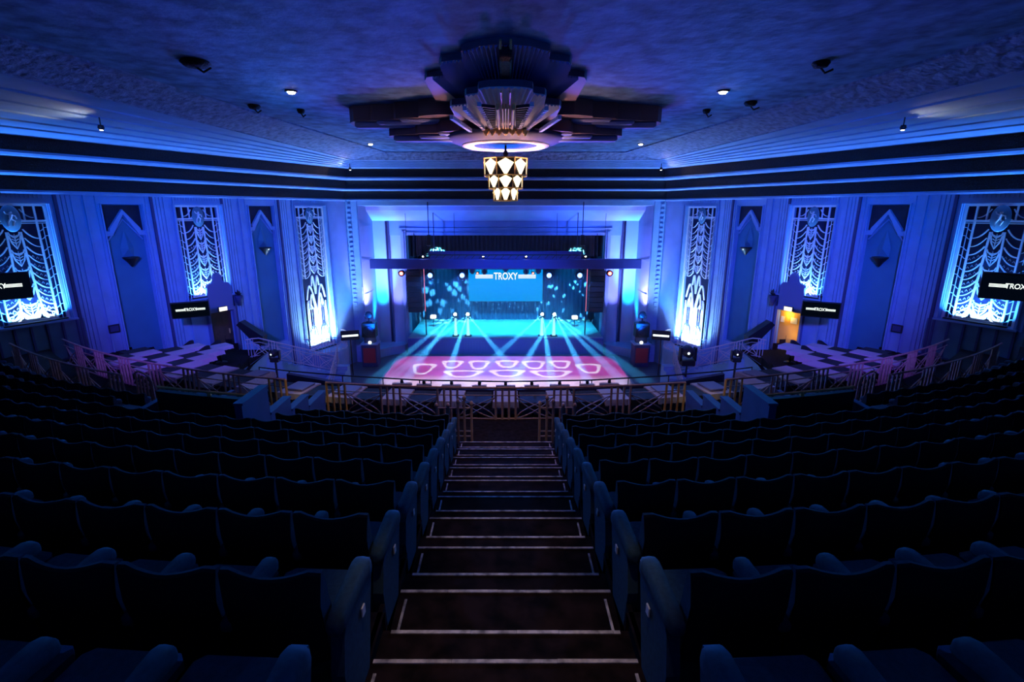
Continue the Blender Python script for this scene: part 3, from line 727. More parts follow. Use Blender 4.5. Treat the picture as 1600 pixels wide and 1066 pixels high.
for sg in (-1, 1):     # wing mouldings, stepped
    for (P, z, xs) in ((T1, 2.88, ((2.1, 5.0, -.55, .2), (2.1, 4.2, -.85, .14), (2.1, 3.4, -1.15, .08))), (T2, 2.50, ((1.6, 3.8, -.25, .2), (1.6, 2.9, -.55, .14), (1.6, 2.2, -.85, .08)))):
        mb = MB()
        for a, b, y, h in xs: mb.bbox((sg*(a+b)/2, y, z-CEILZ-h/2), (b-a, .34, h), .05)
        mb.build('wing_moulding', 'rose_mid', rose)
    mb = MB()          # dentil-edged side plates of the lower tier
    for x0, y0, x1, y1 in ((.62, -5.7, .40, -2.0), (1.0, -5.2, .66, -2.0), (1.45, -4.0, 1.1, -1.8)):
        n = 16
        for i in range(n): f = i/(n-1); mb.box((sg*(x0+(x1-x0)*f), y0+(y1-y0)*f, 2.44-CEILZ), (.10, .11, .10))
    mb.build('dentils', 'white', rose)
mb = MB(); mb.bbox((0, -6.2, 3.02-CEILZ), (.26, 2.7, .26), .04); mb.build('spine', 'fret', rose)
mb = MB()
for x in (-.10, .10): mb.tube([(x, -7.75, 3.2-CEILZ), (x, -7.1, 2.95-CEILZ)], .028, 6); mb.tube([(x, -6.5, 2.55-CEILZ), (x, -5.9, 2.42-CEILZ)], .025, 6)
for x in (-.19, .19): mb.bbox((x, -4.2, 2.40-CEILZ), (.07, 3.0, .16), .02)
for x in (-.07, 0, .07): mb.bbox((x, -4.2, 2.40-CEILZ), (.035, 3.0, .12), .01)
mb.build('gilt_rods', 'gold', rose)
for sg in (-1, 1):
    mb = MB()
    for i in range(12): y = -5.6+i*.27; mb.box((sg*.41, y, 2.42-CEILZ), (.34-.01*i, .05, .07), rz=-sg*.5)
    mb.build('slatted_panel', 'black', rose)
mb = MB(); mb.lathe([(1.0, 2.56-CEILZ), (1.2, 2.5-CEILZ), (2.05, 2.5-CEILZ), (2.1, 2.44-CEILZ), (1.95, 2.34-CEILZ), (1.62, 2.22-CEILZ), (1.5, 2.2-CEILZ)], n=48); mb.build('dished_ring', 'navy', rose)
mb = MB(); mb.lathe([(1.52, 2.22-CEILZ), (1.5, 2.17-CEILZ), (1.4, 2.14-CEILZ), (1.12, 2.17-CEILZ), (1.05, 2.24-CEILZ), (1.0, 2.3-CEILZ)], n=48); mb.build('rim', 'white', rose)
mb = MB(); mb.lathe([(1.05, 2.32-CEILZ), (.3, 2.34-CEILZ), (.001, 2.3-CEILZ)], n=36)
for k in range(24):
    a = 2*PI*k/24; mb.box((.68*math.cos(a), .68*math.sin(a), 2.28-CEILZ), (.6, .05, .06), rz=a)
mb.build('pierced_centre', 'dado', rose)
mb = MB()
for k in range(7): mb.lathe([(.001, -.2), (.10-.01*abs(k-3), -.12), (.13, 0), (.001, .02)], ((k-3)*.2, -2.25+.02*abs(k-3)**2, 2.42-CEILZ), 8)
mb.build('gilt_shells', 'gold', rose)
# chandelier
ch = thing('chandelier', 'three-tiered bronze chandelier with glowing diamond glass panels', 'chandelier', (0, CY, 1.0))
mb = MB(); mb.tube([(0, 0, 1.2), (0, 0, .7)], .035, 8); mb.lathe([(.03, 1.05), (.10, .95), (.07, .85), (.16, .78), (.001, .76)], n=12); mb.build('rod', 'black', ch)
for i, (R, z0, z1) in enumerate(((.80, .20, .76), (.64, -.22, .22), (.46, -.64, -.18))):
    n = 8; f = MB(); ph = PI/8
    for zz in (z0, z1): f.tube([(R*math.cos(2*PI*k/n+ph), R*math.sin(2*PI*k/n+ph), zz) for k in range(n)], .022, 5, closed=True)
    for k in range(n): a = 2*PI*k/n+ph; f.tube([(R*math.cos(a), R*math.sin(a), z0), (R*math.cos(a), R*math.sin(a), z1)], .02, 5)
    f.build('bronze_frame', 'gold', ch)
    bk = MB()
    for k in range(n):
        a = 2*PI*(k+.5)/n+ph; r = R*math.cos(PI/n)-.02; hw_ = R*math.sin(PI/n)*.98; h = z1-z0; zc_ = (z0+z1)/2
        u = Vector((-math.sin(a), math.cos(a), 0)); o0 = Vector((r*math.cos(a), r*math.sin(a), 0)); nrm = Vector((math.cos(a), math.sin(a), 0))
        z_w = z1-h*.30   # widest height of the kite
        K = [(0, z1-.02), (hw_*.92, z_w), (0.05, z0+.03), (-0.05, z0+.03), (-hw_*.92, z_w)]
        g = MB(); vs = [o0+u*x+Vector((0, 0, z))+nrm*.0 for x, z in K] + [o0+Vector((0, 0, z_w-.05))+nrm*.05]
        g.add(vs, [(0, 1, 5), (1, 2, 5), (2, 3, 5), (3, 4, 5), (4, 0, 5)]); g.build('glass_kite', 'e_warm', ch)
        bk.add([o0+u*x+Vector((0, 0, z))-nrm*.015 for x, z in ((-hw_, z0), (hw_, z0), (hw_, z1), (-hw_, z1))], [(0, 1, 2, 3)])
    bk.build('pierced_drum', 'black', ch)
for k in range(4):
    q_ = (1.0*math.cos(PI/2*k+PI/4), CY+1.0*math.sin(PI/2*k+PI/4), 1.0); spot('chandelier_bulb', q_, (q_[0]*1.2, CY+(q_[1]-CY)*1.6, 2.6), (1.0, 0.45, 0.40), 260, 110, .5, .06)
point('chandelier_bulb', (0, CY, -.9+.1), (1.0, 0.5, 0.3), 25, .06)
# ------------------------------------------------------------------ recessed downlights and vents
def downlight(u, v, lbl, r=.13, pw=12):
    p = at(u, v, Z=CEILZ-.02)
    t = thing('recessed_downlight', lbl, 'ceiling light', tuple(p), 0, 'ceiling downlights')
    b = MB(); b.lathe([(r, .02), (r+.05, .01), (r+.05, -.015), (r, -.02)], n=16); b.build('trim_ring', 'black', t)
    b = MB(); b.lathe([(.001, -.075), (r*.6, -.06), (r, -0.01)], n=16); b.build('lens', 'e_down', t)
    spot('downlight_bulb', (p[0], p[1], p[2]-.10), (p[0], p[1], p[2]-3), (1.0, .6, .5), pw*4, 100, .5, .05)
downlight(455, 143, 'bright downlight in the ceiling plaster left of the sunburst rose, near side')
downlight(1130, 143, 'bright downlight in the ceiling plaster right of the sunburst rose, near side')
downlight(579, 225, 'small far ceiling downlight left of the rose near the cornice corner', .12)
downlight(1001, 225, 'small far ceiling downlight right of the rose near the cornice corner', .12)
def covelight(u, v, Z, lbl, pw):
    p = at(u, v, Z=Z); sg = -1 if u < 790 else 1
    t = thing('cove_spotlight', lbl, 'ceiling light', tuple(p), 0, 'cove spotlights')
    b = MB(); b.tube([(0, 0, .05), (0, 0, .30)], .02, 6); b.lathe([(.05, -.06), (.09, 0), (.07, .08), (.001, .09)], n=12); b.build('body', 'black', t)
    b = MB(); b.lathe([(.001, -.075), (.05, -.065)], n=12); b.build('lens', 'e_down', t)
    spot('cove_bulb', (p[0], p[1]-.0, p[2]-.10), (p[0]+sg*.6, p[1]-.9, p[2]+.25), (1.0, .72, .5), pw*6, 130, .9, .03)
covelight(158, 200, 2.45, 'spotlight washing warm light on the near left cove', 14); covelight(1411, 200, 2.45, 'spotlight washing warm light on the near right cove', 10)
covelight(547, 264, 2.4, 'far cove spotlight at the left cornice corner', 14); covelight(1033, 264, 2.4, 'far cove spotlight at the right cornice corner', 14)
for k, (u, v, l) in enumerate(((305, 97, 'large'), (397, 165, 'small'), (1283, 98, 'small'), (1173, 160, 'small'), (470, 172, 'tiny'), (1104, 172, 'tiny'))):
    p = at(u, v, Z=CEILZ-.02); s = {'large': .30, 'small': .18, 'tiny': .12}[l]
    t = thing('ceiling_vent', ['large dark ceiling vent hood over the left side', 'small dark ceiling vent by the left cornice', 'small dark ceiling vent over the right side', 'small dark ceiling vent by the right cornice', 'tiny dark vent under the left near downlight', 'tiny dark vent under the right near downlight'][k], 'vent', tuple(p), 0, 'ceiling vents')
    b = MB(); b.lathe([(s, .02), (s*1.1, -.02), (s*.8, -.10), (s*.3, -.12), (.001, -.12)], n=14); b.build('hood', 'fret', t)
    b = MB(); b.tube([(0, 0, -.1), (s*.6, -.1*s, -.22), (s*1.4, -.5*s, -.16)], .025, 6); b.build('deflector', 'fret', t)
# ================================================================== STAGE
scr = thing('projection_screen', 'bright cyan projection screen with white logo above the stage', 'screen', (0, 40.0, -5.75))
b = MB(); b.box((0, 0, 0), (5.95, .06, 2.6)); b.build('frame', 'black', scr)
b = MB(); b.box((0, -.04, 0), (5.9, .02, 2.55)); b.build('screen_surface', 'e_screen', scr)
logo_bars(1.0, 2.4, .11, .72, -.07).build('logo_stripes', 'e_logo', scr)
lettering('logo_lettering', 'TROXY', .78, 'e_logo', scr, (0, -.09, .72), (PI/2, 0, 0), .006, .72)
# truss beam and its hangers
tr = thing('lighting_bridge', 'long violet-blue clad lighting bridge hung across the stage front', 'lighting beam', (0, 33.0, -3.33))
b = MB(); b.bbox((0, 0, 0), (17.6, .5, .62), .03); b.build('cladding', 'truss', tr)
for x in (-4.95, 4.95):
    b = MB(); b.tube([(x, 0, .3), (x, 0, 3.9)], .03, 6); b.build('hoist_chain', 'black', tr)
    b = MB(); b.bbox((x, 0, 1.5), (.3, .3, .7), .05); b.build('hoist_motor', 'black', tr)
for x in (-6.4, 6.4, -3.3, 3.3):
    b = MB(); b.tube([(x, 0, .3), (x, 0, 3.2)], .014, 5); b.build('hanging_cable', 'black', tr)
b = MB(); b.tube([(-5.6, .2, .55), (5.6, .2, .55)], .035, 6)
for i in range(24): b.tube([(-5.6+i*.48, .2, .3), (-5.36+i*.48, .2, .55)], .02, 5)
b.build('rigging_rail', 'black', tr)
sb = thing('lighting_bar', 'second dark blue beam behind and above the lighting bridge', 'lighting beam', (0, 35.0, -2.95))
b = MB(); b.bbox((0, 0, 0), (10.6, .4, .55), .03); b.build('cladding', 'truss', sb)
b = MB()
for x in (-4.9, 4.9): b.tube([(x, 0, .25), (x, 0, 2.95)], .03, 6)
b.build('hanger', 'black', sb)
for k, u in enumerate((661, 755, 822, 915)):
    p = at(u, 402, Y=32.8); t = thing('worklight', ['tiny white work light at the far left on top of the bridge', 'tiny white work light left of centre on top of the bridge', 'tiny white work light right of centre on top of the bridge', 'tiny white work light at the far right on top of the bridge'][k], 'stage light', (p[0], 32.85, -2.85), 0, 'work lights on the bridge')
    b = MB(); b.bbox((0, 0, -.05), (.16, .12, .14), .02); b.build('body', 'black', t); b = MB(); b.lathe([(.001, -.02), (.05, 0), (.001, .05)], (0, -.08, 0), 8); b.build('lens', 'e_down', t)
def par(x, y, z, col, em, lbl, pw, r=.16, tgt=None):
    t = thing('par_light', lbl, 'stage light', (x, y, z), 0, 'lamps hung below the lighting bridge')
    b = MB(); b.lathe([(r*.75, .42), (r*1.05, .30), (r*1.1, 0), (r, -.02)], n=16); b.v = [(v[0], v[2], v[1]) for v in b.v]; b.build('housing', 'black', t)
    b = MB(); b.tube([(-r*1.25, .15, 0), (-r*1.25, .15, .3), (r*1.25, .15, .3), (r*1.25, .15, 0)], .018, 5); b.tube([(0, .15, .3), (0, .15, -3.2-z)], .02, 5); b.build('yoke', 'black', t)
    b = MB(); b.lathe([(.001, .04), (r*.6, .02), (r, -.01)], n=16); b.v = [(v[0], -v[2], v[1]) for v in b.v]; b.build('lens', em, t)
    spot('par_lamp', (x, y-.1, z), (x*.6, 10, z-3) if tgt is None else tgt, col, pw, 50, .8, .06)
for k, (u, l) in enumerate(((672, 'outer left blue-white lamp glowing under the lighting bridge'), (722, 'inner left blue-white lamp, just left of the cyan screen'), (858, 'inner right blue-white lamp, just right of the cyan screen'), (906, 'outer right blue-white lamp glowing under the lighting bridge'))):
    p = at(u, 430.5, Y=33.0); par(p[0], p[1], p[2], (0.15, 0.3, 1.0), 'e_blue', l, 350, .26)  # lens widened so its disc stands in for the lamp's glow
for u, l in ((627, 'red lamp at the left end under the lighting bridge'), (953, 'red lamp at the right end under the lighting bridge')):
    p = at(u, 427.5, Y=33.0); par(p[0], p[1], p[2], (1.0, 0.05, 0.05), 'e_red', l, 60, .19)
for u, l in ((746, 'small amber-red lamp hung before the left top of the screen'), (833, 'small amber-red lamp hung before the right top of the screen')):
    p = at(u, 427, Y=34.85); par(p[0], p[1], p[2], (1.0, 0.2, 0.05), 'e_red', l, 10, .09)
for k, (u, v) in enumerate(((757, 425), (822, 425), (790, 421), (738, 424), (841, 424))):
    p = at(u, v, Y=35.0); t = thing('moving_head_light', ['dark moving head left of the screen logo', 'dark moving head right of the screen logo', 'dark moving head hung above the screen logo', 'dark fixture at the left top corner of the screen', 'dark fixture at the right top corner of the screen'][k], 'stage light', (p[0], p[1], p[2]), 0, 'unlit fixtures before the screen')
    b = MB(); b.bbox((0, 0, .28), (.34, .3, .14), .02); b.build('base', 'black', t)
    b = MB(); b.tube([(0, 0, .3), (0, 0, -3.21-p[2])], .02, 5); b.build('suspension', 'black', t)
    b = MB(); b.box((-.17, 0, .08), (.05, .14, .35)); b.box((.17, 0, .08), (.05, .14, .35)); b.build('yoke', 'black', t)
    b = MB(); b.lathe([(.08, .2), (.14, .1), (.13, -.1), (.10, -.18), (.001, -.18)], n=12); b.build('head', 'navy', t)
# totems with moving heads and their beams
beams = {-3.62: ((-8.8, 24.0), (-6.4, 24.0)), -2.72: ((2.2, 24.0), (-8.0, 24.0), (-3.6, 24.0)),
         2.62: ((-3.7, 24.0), (2.6, 24.0)), 3.50: ((-.6, 24.0), (7.6, 24.0), (9.4, 24.0), (5.0, 24.0))}
nm = {-3.62: 'outer left', -2.72: 'inner left', 2.62: 'inner right', 3.50: 'outer right'}
for x, tg in beams.items():
    t = thing('lit_totem', 'glowing white %s totem near the stage front' % nm[x], 'totem', (x, 35.5, -8.8), 0, 'lit totems on the stage')
    b = MB(); b.bbox((0, 0, .03), (.5, .5, .06), .01); b.build('base_plate', 'black', t)
    b = MB(); b.lathe([(.13, .06), (.10, .4), (.07, 1.36), (.001, 1.37)], n=12); b.build('lit_sleeve', 'e_tube', t)
    h = thing('beam_light', 'beam light throwing cyan shafts from the top of the %s totem' % nm[x], 'stage light', (x, 35.5, -7.42), 0, 'beam lights on totems')
    b = MB(); b.bbox((0, 0, .02), (.36, .36, .1), .02); b.build('base', 'black', h)
    b = MB(); b.box((-.19, 0, .2), (.05, .16, .34)); b.box((.19, 0, .2), (.05, .16, .34)); b.build('yoke', 'black', h)
    b = MB(); b.lathe([(.1, .16), (.15, .1), (.16, -.12), (.14, -.16)], n=14); b.v = [(v[0], v[2], v[1]+.26) for v in b.v]; b.build('head', 'black', h)
    b = MB(); b.lathe([(.001, .06), (.09, .03), (.14, 0)], n=14); b.v = [(v[0], -v[2]-.14, v[1]+.26) for v in b.v]; b.build('lens', 'e_cyan', h)
    for k, (tx, ty) in enumerate(tg):
        spot('beam_lamp', (x, 35.15, -7.14), (tx, ty, -10), (0.35, 0.85, 1.0), 120000, 4.6, .6, .02)
# line arrays and LED uprights in the opening
for sg in (-1, 1):
    t = thing('line_array_speaker', 'tall black hanging loudspeaker array on the %s side of the stage' % SIDE[sg], 'loudspeaker', (sg*6.45, 35.4, -4.0), 0, 'stage loudspeaker arrays')
    for k in range(8):
        b = MB(); b.bbox((0, .05*k*k*.12, -.2-k*.38), (1.05, .6, .36), .03); b.build('speaker_cabinet', 'black', t)
    b = MB(); b.box((0, 0, .05), (.9, .5, .06)); b.tube([(0, 0, .05), (0, .7, 2.5)], .02, 5); b.build('flying_frame', 'black', t)
    t = thing('led_upright', 'thin pink glowing upright strip beside the %s loudspeaker array' % SIDE[sg], 'light strip', (sg*5.78, 35.6, -5.4)); b = MB(); b.box((0, 0, 0), (.035, .04, 3.2)); b.build('strip', 'e_led', t); b = MB(); b.box((0, .05, -.85), (.08, .05, 5.1)); b.build('holder', 'black', t)
for k, (u, v, l) in enumerate(((677, 495, 'left'), (898, 496, 'right'))):
    p = at(u, v, Y=38.5); b = MB(); b.bbox((0, 0, 0), (.45, .3, .3), .05); o = b.build('stage_monitor', 'e_white', None, (p[0], p[1], p[2])); tag(o, 'small bright lit panel standing at the stage %s' % l, 'stage light', 'lit panels on the stage')
    q = MB(); q.tube([(0, .05, -.1), (0, .05, -8.8-p[2]+.0)], .02, 5); q.build('stand', 'black', o)
# speaker cabinets with fixtures at the arch feet
for sg in (-1, 1):
    t = thing('box_booth', 'side booth with red front below the loudspeaker %s of the stage' % SIDE[sg], 'booth', (sg*8.95, 32.2, -10), 0, 'booths at the arch feet')
    b = MB(); b.bbox((0, 0, .75), (1.0, .9, 1.5), .03); b.build('body', 'navy', t); b = MB(); b.box((0, -.46, .8), (.8, .03, 1.0)); b.build('red_panel', 'red', t); b = MB(); b.bbox((0, 0, 1.55), (1.15, 1.0, .1), .02); b.build('top', 'plaster', t)
    t = thing('loudspeaker', 'square black loudspeaker on the booth %s of the stage' % SIDE[sg], 'loudspeaker', (sg*8.95, 32.2, -8.05), 0, 'booth loudspeakers')
    b = MB(); b.bbox((0, 0, .5), (.9, .6, .95), .03); b.build('cabinet', 'black', t); b = MB(); b.lathe([(.001, .02), (.3, .04), (.34, 0)], n=18); b.v = [(v[0], -.3-v[2], .45+v[1]) for v in b.v]; b.build('cone', 'niche_head', t)
    b = MB(); b.box((0, .0, -.2), (.7, .4, .45)); b.build('pedestal', 'navy', t)
    t = thing('searchlight', 'round searchlight fixture standing on the %s booth loudspeaker' % SIDE[sg], 'stage light', (sg*8.95, 32.2, -7.06), 0, 'searchlights on the booths')
    b = MB(); b.lathe([(.22, 0), (.2, .06), (.05, .1), (.05, .3), (.001, .3)], n=14); b.build('base', 'black', t)
    b = MB(); b.lathe([(.08, .2), (.2, .15), (.23, 0), (.21, -.05), (.001, -.02)], n=16); b.v = [(v[0], v[2], v[1]+.5) for v in b.v]; b.build('head', 'black', t)
    b = MB(); b.tube([(-.26, 0, .5), (-.26, 0, .28), (.26, 0, .28), (.26, 0, .5)], .025, 5); b.build('yoke', 'black', t)
    t = thing('globe_light', 'small round lit lamp below the %s booth loudspeaker' % SIDE[sg], 'wall light', (sg*8.85, 31.68, -8.30), 0, 'booth globe lights'); b = MB(); b.lathe([(.001, -.12), (.09, -.08), (.12, 0), (.09, .08), (.001, .12)], n=12); b.build('globe', 'e_white', t); b = MB(); b.box((0, .05, -.14), (.1, .1, .04)); b.build('holder', 'black', t)
# gobo projectors (patterned light)
def dirnodes(l):
    l.use_nodes = True; nt = l.node_tree; em = nt.nodes['Emission']; tc = nt.nodes.new('ShaderNodeTexCoord')
    sp = nt.nodes.new('ShaderNodeSeparateXYZ'); nt.links.new(tc.outputs['Normal'], sp.inputs[0])
    def math_(op, a, b=None):
        n = nt.nodes.new('ShaderNodeMath'); n.operation = op
        for i, x in enumerate((a, b)):
            if x is None: continue
            if isinstance(x, (int, float)): n.inputs[i].default_value = x
            else: nt.links.new(x, n.inputs[i])
        return n.outputs[0]
    X = math_('DIVIDE', sp.outputs[0], sp.outputs[2]); Y = math_('DIVIDE', sp.outputs[1], sp.outputs[2])
    return nt, em, X, Y, math_
def dance_gobo():
    # straight down over the dance floor: X,Y are metres on the floor divided by the throw
    o = spot('gobo_lamp', (0, 31.0, 0.5), (0, 31.0, -10), (1, 1, 1), 14500, 75, .1, .02); o.rotation_euler = (0, 0, 0)
    T = 10.5; nt, em, X, Y, m_ = dirnodes(o.data)
    rings = [(-5.4, 31.3, .55, 1.0), (-3.6, 32.3, .5, .75), (-2.7, 30.3, .9, .6), (-1.8, 32.2, .5, .85), (.1, 32.4, .55, .7), (.1, 30.4, .8, .6), (1.9, 32.2, .55, .8), (2.9, 30.3, .95, .6), (3.7, 32.3, .5, .75), (5.5, 31.4, .6, .9)]
    best = None
    for x, y, rx, ry in rings:
        dx = m_('DIVIDE', m_('ADD', X, x/T), rx/T); dy = m_('DIVIDE', m_('ADD', Y, (y-31.0)/T), ry/T)
        # superellipse |x|^3+|y|^3 for rounded-trapezoid loops
        k = m_('ADD', 1.0, m_('MULTIPLY', dy, .35)); dx = m_('MULTIPLY', dx, k)
        d = m_('POWER', m_('ADD', m_('POWER', m_('ABSOLUTE', dx), 3.0), m_('POWER', m_('ABSOLUTE', dy), 3.0)), 1/3)
        e = m_('MULTIPLY', m_('ABSOLUTE', m_('SUBTRACT', d, 1.0)), (rx+ry)/2)
        e = m_('MULTIPLY', e, 1.0); best = e if best is None else m_('MINIMUM', best, e)
    near = m_('MULTIPLY', m_('SUBTRACT', 1.0, m_('MINIMUM', 1.0, m_('MAXIMUM', 0.0, m_('ADD', m_('MULTIPLY', Y, -1.0*T/1.2), -.9)))), .0)
    ln = nt.nodes.new('ShaderNodeMapRange'); ln.inputs['From Min'].default_value = .10; ln.inputs['From Max'].default_value = .17; ln.inputs['To Min'].default_value = 1.0; ln.inputs['To Max'].default_value = 0.0
    nt.links.new(best, ln.inputs['Value'])
    # nearer part of the floor is flooded with white
    fl = nt.nodes.new('ShaderNodeMapRange'); fl.inputs['From Min'].default_value = .09; fl.inputs['From Max'].default_value = .21; fl.inputs['To Min'].default_value = 0.0; fl.inputs['To Max'].default_value = .75
    nt.links.new(Y, fl.inputs['Value'])
    tot = m_('MINIMUM', 1.0, m_('ADD', ln.outputs[0], fl.outputs[0]))
    # clip to the floor rectangle
    inx = m_('LESS_THAN', m_('ABSOLUTE', X), 7.6/T); iny = m_('MULTIPLY', m_('GREATER_THAN', Y, -3.25/T), m_('LESS_THAN', Y, 6.8/T))
    msk = m_('MULTIPLY', inx, iny)
    mx = nt.nodes.new('ShaderNodeMix'); mx.data_type = 'RGBA'; mx.inputs[6].default_value = (.42, .02, .30, 1); mx.inputs[7].default_value = (.95, .85, 1.0, 1)
    ed = nt.nodes.new('ShaderNodeMix'); ed.data_type = 'RGBA'; ed.inputs[6].default_value = (.34, .16, .75, 1); ed.inputs[7].default_value = (.50, .02, .26, 1)
    er = nt.nodes.new('ShaderNodeMapRange'); er.inputs['From Min'].default_value = .1; er.inputs['From Max'].default_value = .5; nt.links.new(m_('ABSOLUTE', X), er.inputs['Value']); nt.links.new(er.outputs[0], ed.inputs[0]); nt.links.new(ed.outputs[2], mx.inputs[6])
    nt.links.new(tot, mx.inputs[0])
    mm = nt.nodes.new('ShaderNodeMix'); mm.data_type = 'RGBA'; mm.inputs[6].default_value = (0, 0, 0, 1); nt.links.new(msk, mm.inputs[0]); nt.links.new(mx.outputs[2], mm.inputs[7])
    nt.links.new(mm.outputs[2], em.inputs['Color'])
dance_gobo()
def dots(loc, tgt, sc, th, power, size, soft=.04):
    o = spot('gobo_lamp', loc, tgt, (1, 1, 1), power, size, .5, .02); nt, em, X, Y, m_ = dirnodes(o.data)
    cb = nt.nodes.new('ShaderNodeCombineXYZ'); nt.links.new(X, cb.inputs[0]); nt.links.new(Y, cb.inputs[1])
    v = nt.nodes.new('ShaderNodeTexVoronoi'); v.inputs['Scale'].default_value = sc; nt.links.new(cb.outputs[0], v.inputs['Vector'])
    r = nt.nodes.new('ShaderNodeMapRange'); r.inputs['From Min'].default_value = th; r.inputs['From Max'].default_value = th+soft; r.inputs['To Min'].default_value = 1.0; r.inputs['To Max'].default_value = 0.0
    nt.links.new(v.outputs['Distance'], r.inputs['Value'])
    mx = nt.nodes.new('ShaderNodeMix'); mx.data_type = 'RGBA'; mx.inputs[6].default_value = (0, 0, 0, 1); mx.inputs[7].default_value = (.12, .75, .9, 1); nt.links.new(r.outputs[0], mx.inputs[0]); nt.links.new(mx.outputs[2], em.inputs['Color'])
dots((-5.0, 36.0, -2.5), (-5.0, 41.2, -5.8), 12, .30, 40000, 62, .2)
dots((5.2, 36.0, -2.5), (5.0, 41.2, -5.6), 15, .22, 60000, 62, .12)
dots((0, 37.0, -6.9), (0, 41.2, -7.7), 24, .16, 14000, 88, .08)
# haze hanging over the stage and dance floor (real scattering volume that the beams cut through)
hz = MB(); hz.box((0, 31.6, -6.9), (17.6, 10.2, 6.1)); ho = hz.build('stage_haze', 'black', None, (0, 0, 0))
vm = bpy.data.materials.new('haze'); vm.use_nodes = True; nt = vm.node_tree; nt.nodes.clear()
vs = nt.nodes.new('ShaderNodeVolumeScatter'); vs.inputs['Density'].default_value = 0.02; vs.inputs['Anisotropy'].default_value = 0.6; vs.inputs['Color'].default_value = (0.12, 0.5, 1, 1)  # white haze given the blue of the light in its scatter colour
oo = nt.nodes.new('ShaderNodeOutputMaterial'); nt.links.new(vs.outputs[0], oo.inputs['Volume']); ho.data.materials[0] = vm
tag(ho, 'thin blue-tinted stage haze drifting over the dance floor and stage', 'haze', None, 'stuff')

# ================================================================== SEATS
def armpad(b, x0, hw_, lift):
    rows = []
    for (y, w_, zt, zb) in ((-.17, .3, .575, .555), (-.16, .8, .60, .54), (-.10, 1, .615, .535), (.05, 1, .63, .54), (.18, 1.05, .64, .54), (.25, 1.1, .64, .53), (.29, 1.05, .625, .53), (.305, .85, .605, .54), (.312, .4, .585, .56)):
        zt += lift; m_ = (zt+zb)/2; h = (zt-zb)/2
        rows.append([(x0+hw_*w_*math.copysign(abs(math.cos(a))**.6, math.cos(a)), y, m_+h*math.copysign(abs(math.sin(a))**.6, math.sin(a))) for a in [2*PI*i/12 for i in range(12)]])
    b.loft(rows, closed=True, smooth=True); n = len(b.v); b.f += [tuple(range(n-12, n)), tuple(range(n-108+11, n-109, -1))]; b.sm += [False, False]
def make_seat():
    r = thing('theatre_seat', 'x', 'theatre seat', (0, 0, 0)); W = .50
    # backrest: padded, scooped top edge, concave in plan
    nx, nz = 9, 6; F = []; B = []
    for j in range(nz+1):
        fz = j/nz; rF = []; rB = []
        for i in range(nx+1):
            fx = i/nx*2-1; top = .875+.045*abs(fx)**1.6 - (0.03 if abs(fx) > .96 else 0)
            z = .36+(top-.36)*fz; lean = -.09*fz; cup = -.05*(1-fx*fx)
            x = fx*(.235 if fz < .7 else .235+.012*(fz-.7)/.3)
            rF.append((x, -.03+lean+cup+.03*math.sin(PI*fz), z)); rB.append((x, -.10+lean+cup*.8+(.045 if j == nz else (.02 if j == nz-1 else 0)), z))
        F.append(rF); B.append(rB)
    b = MB(); b.loft(F, smooth=True); rim = [F[-1], B[-1]]; b.loft(rim); b.loft([[r_[0] for r_ in F], [r_[0] for r_ in B]]); b.loft([[r_[-1] for r_ in F], [r_[-1] for r_ in B]])
    b.loft([F[0], B[0]]); b.build('backrest', 'seat', r)
    b = MB(); b.loft([[(p[0], p[1]-.012, p[2]-.012) for p in q] for q in B], smooth=True); b.loft([[(p[0], p[1]-.012, p[2]-.012) for p in B[-1]], B[-1]]); b.build('back_shell', 'seat_back', r)
    b = MB(); b.bbox((0, .17, .42), (.455, .50, .13), .045); b.build('seat_cushion', 'seat', r)
    b = MB()
    P = [(-.16, .575), (-.16, .60), (-.08, .625), (.18, .635), (.27, .63), (.31, .605), (.315, .56), (.27, .535), (-.1, .54)]
    armpad(b, .25, .038, 0); b.build('armrest', 'seat', r)
    b = MB(); b.prism([(-.12, .02), (.14, .02), (.10, .12), (.06, .54), (-.10, .54), (-.14, .3)], .25-.02, .25+.02, 'x'); b.build('standard', 'seat_back', r)
    return r
seat0 = make_seat(); km0 = kidmap(seat0)
def make_end():
    b = MB(); b.prism([(-.12, .0), (.17, .0), (.20, .1), (.26, .35), (.32, .56), (.31, .63), (.24, .655), (-.05, .60), (-.12, .5), (-.16, .3)], -.035, .035, 'x'); o = b.build('end_panel', 'seat', None, (0, 0, -100))
    b = MB(); b.bbox((-.045, .12, .44), (.010, .045, .06), .003); p = b.build('row_plate', 'paper', o)
    b = MB(); armpad(b, 0, .048, .025); q = b.build('end_armrest', 'seat', o)
    return o, p, q
end0, plate0, arm0 = make_end()
seats_n = 0; first = True
ROWN = ['nearest row', 'second row', 'third row', 'fourth row', 'fifth row', 'sixth row', 'seventh row', 'eighth row', 'ninth row', 'front row']
HALF = {-1: 4, 0: 6, 1: 8, 2: 10, 3: 12, 4: 14, 5: 17, 6: 20, 7: 23, 8: 27}
km_end = {}
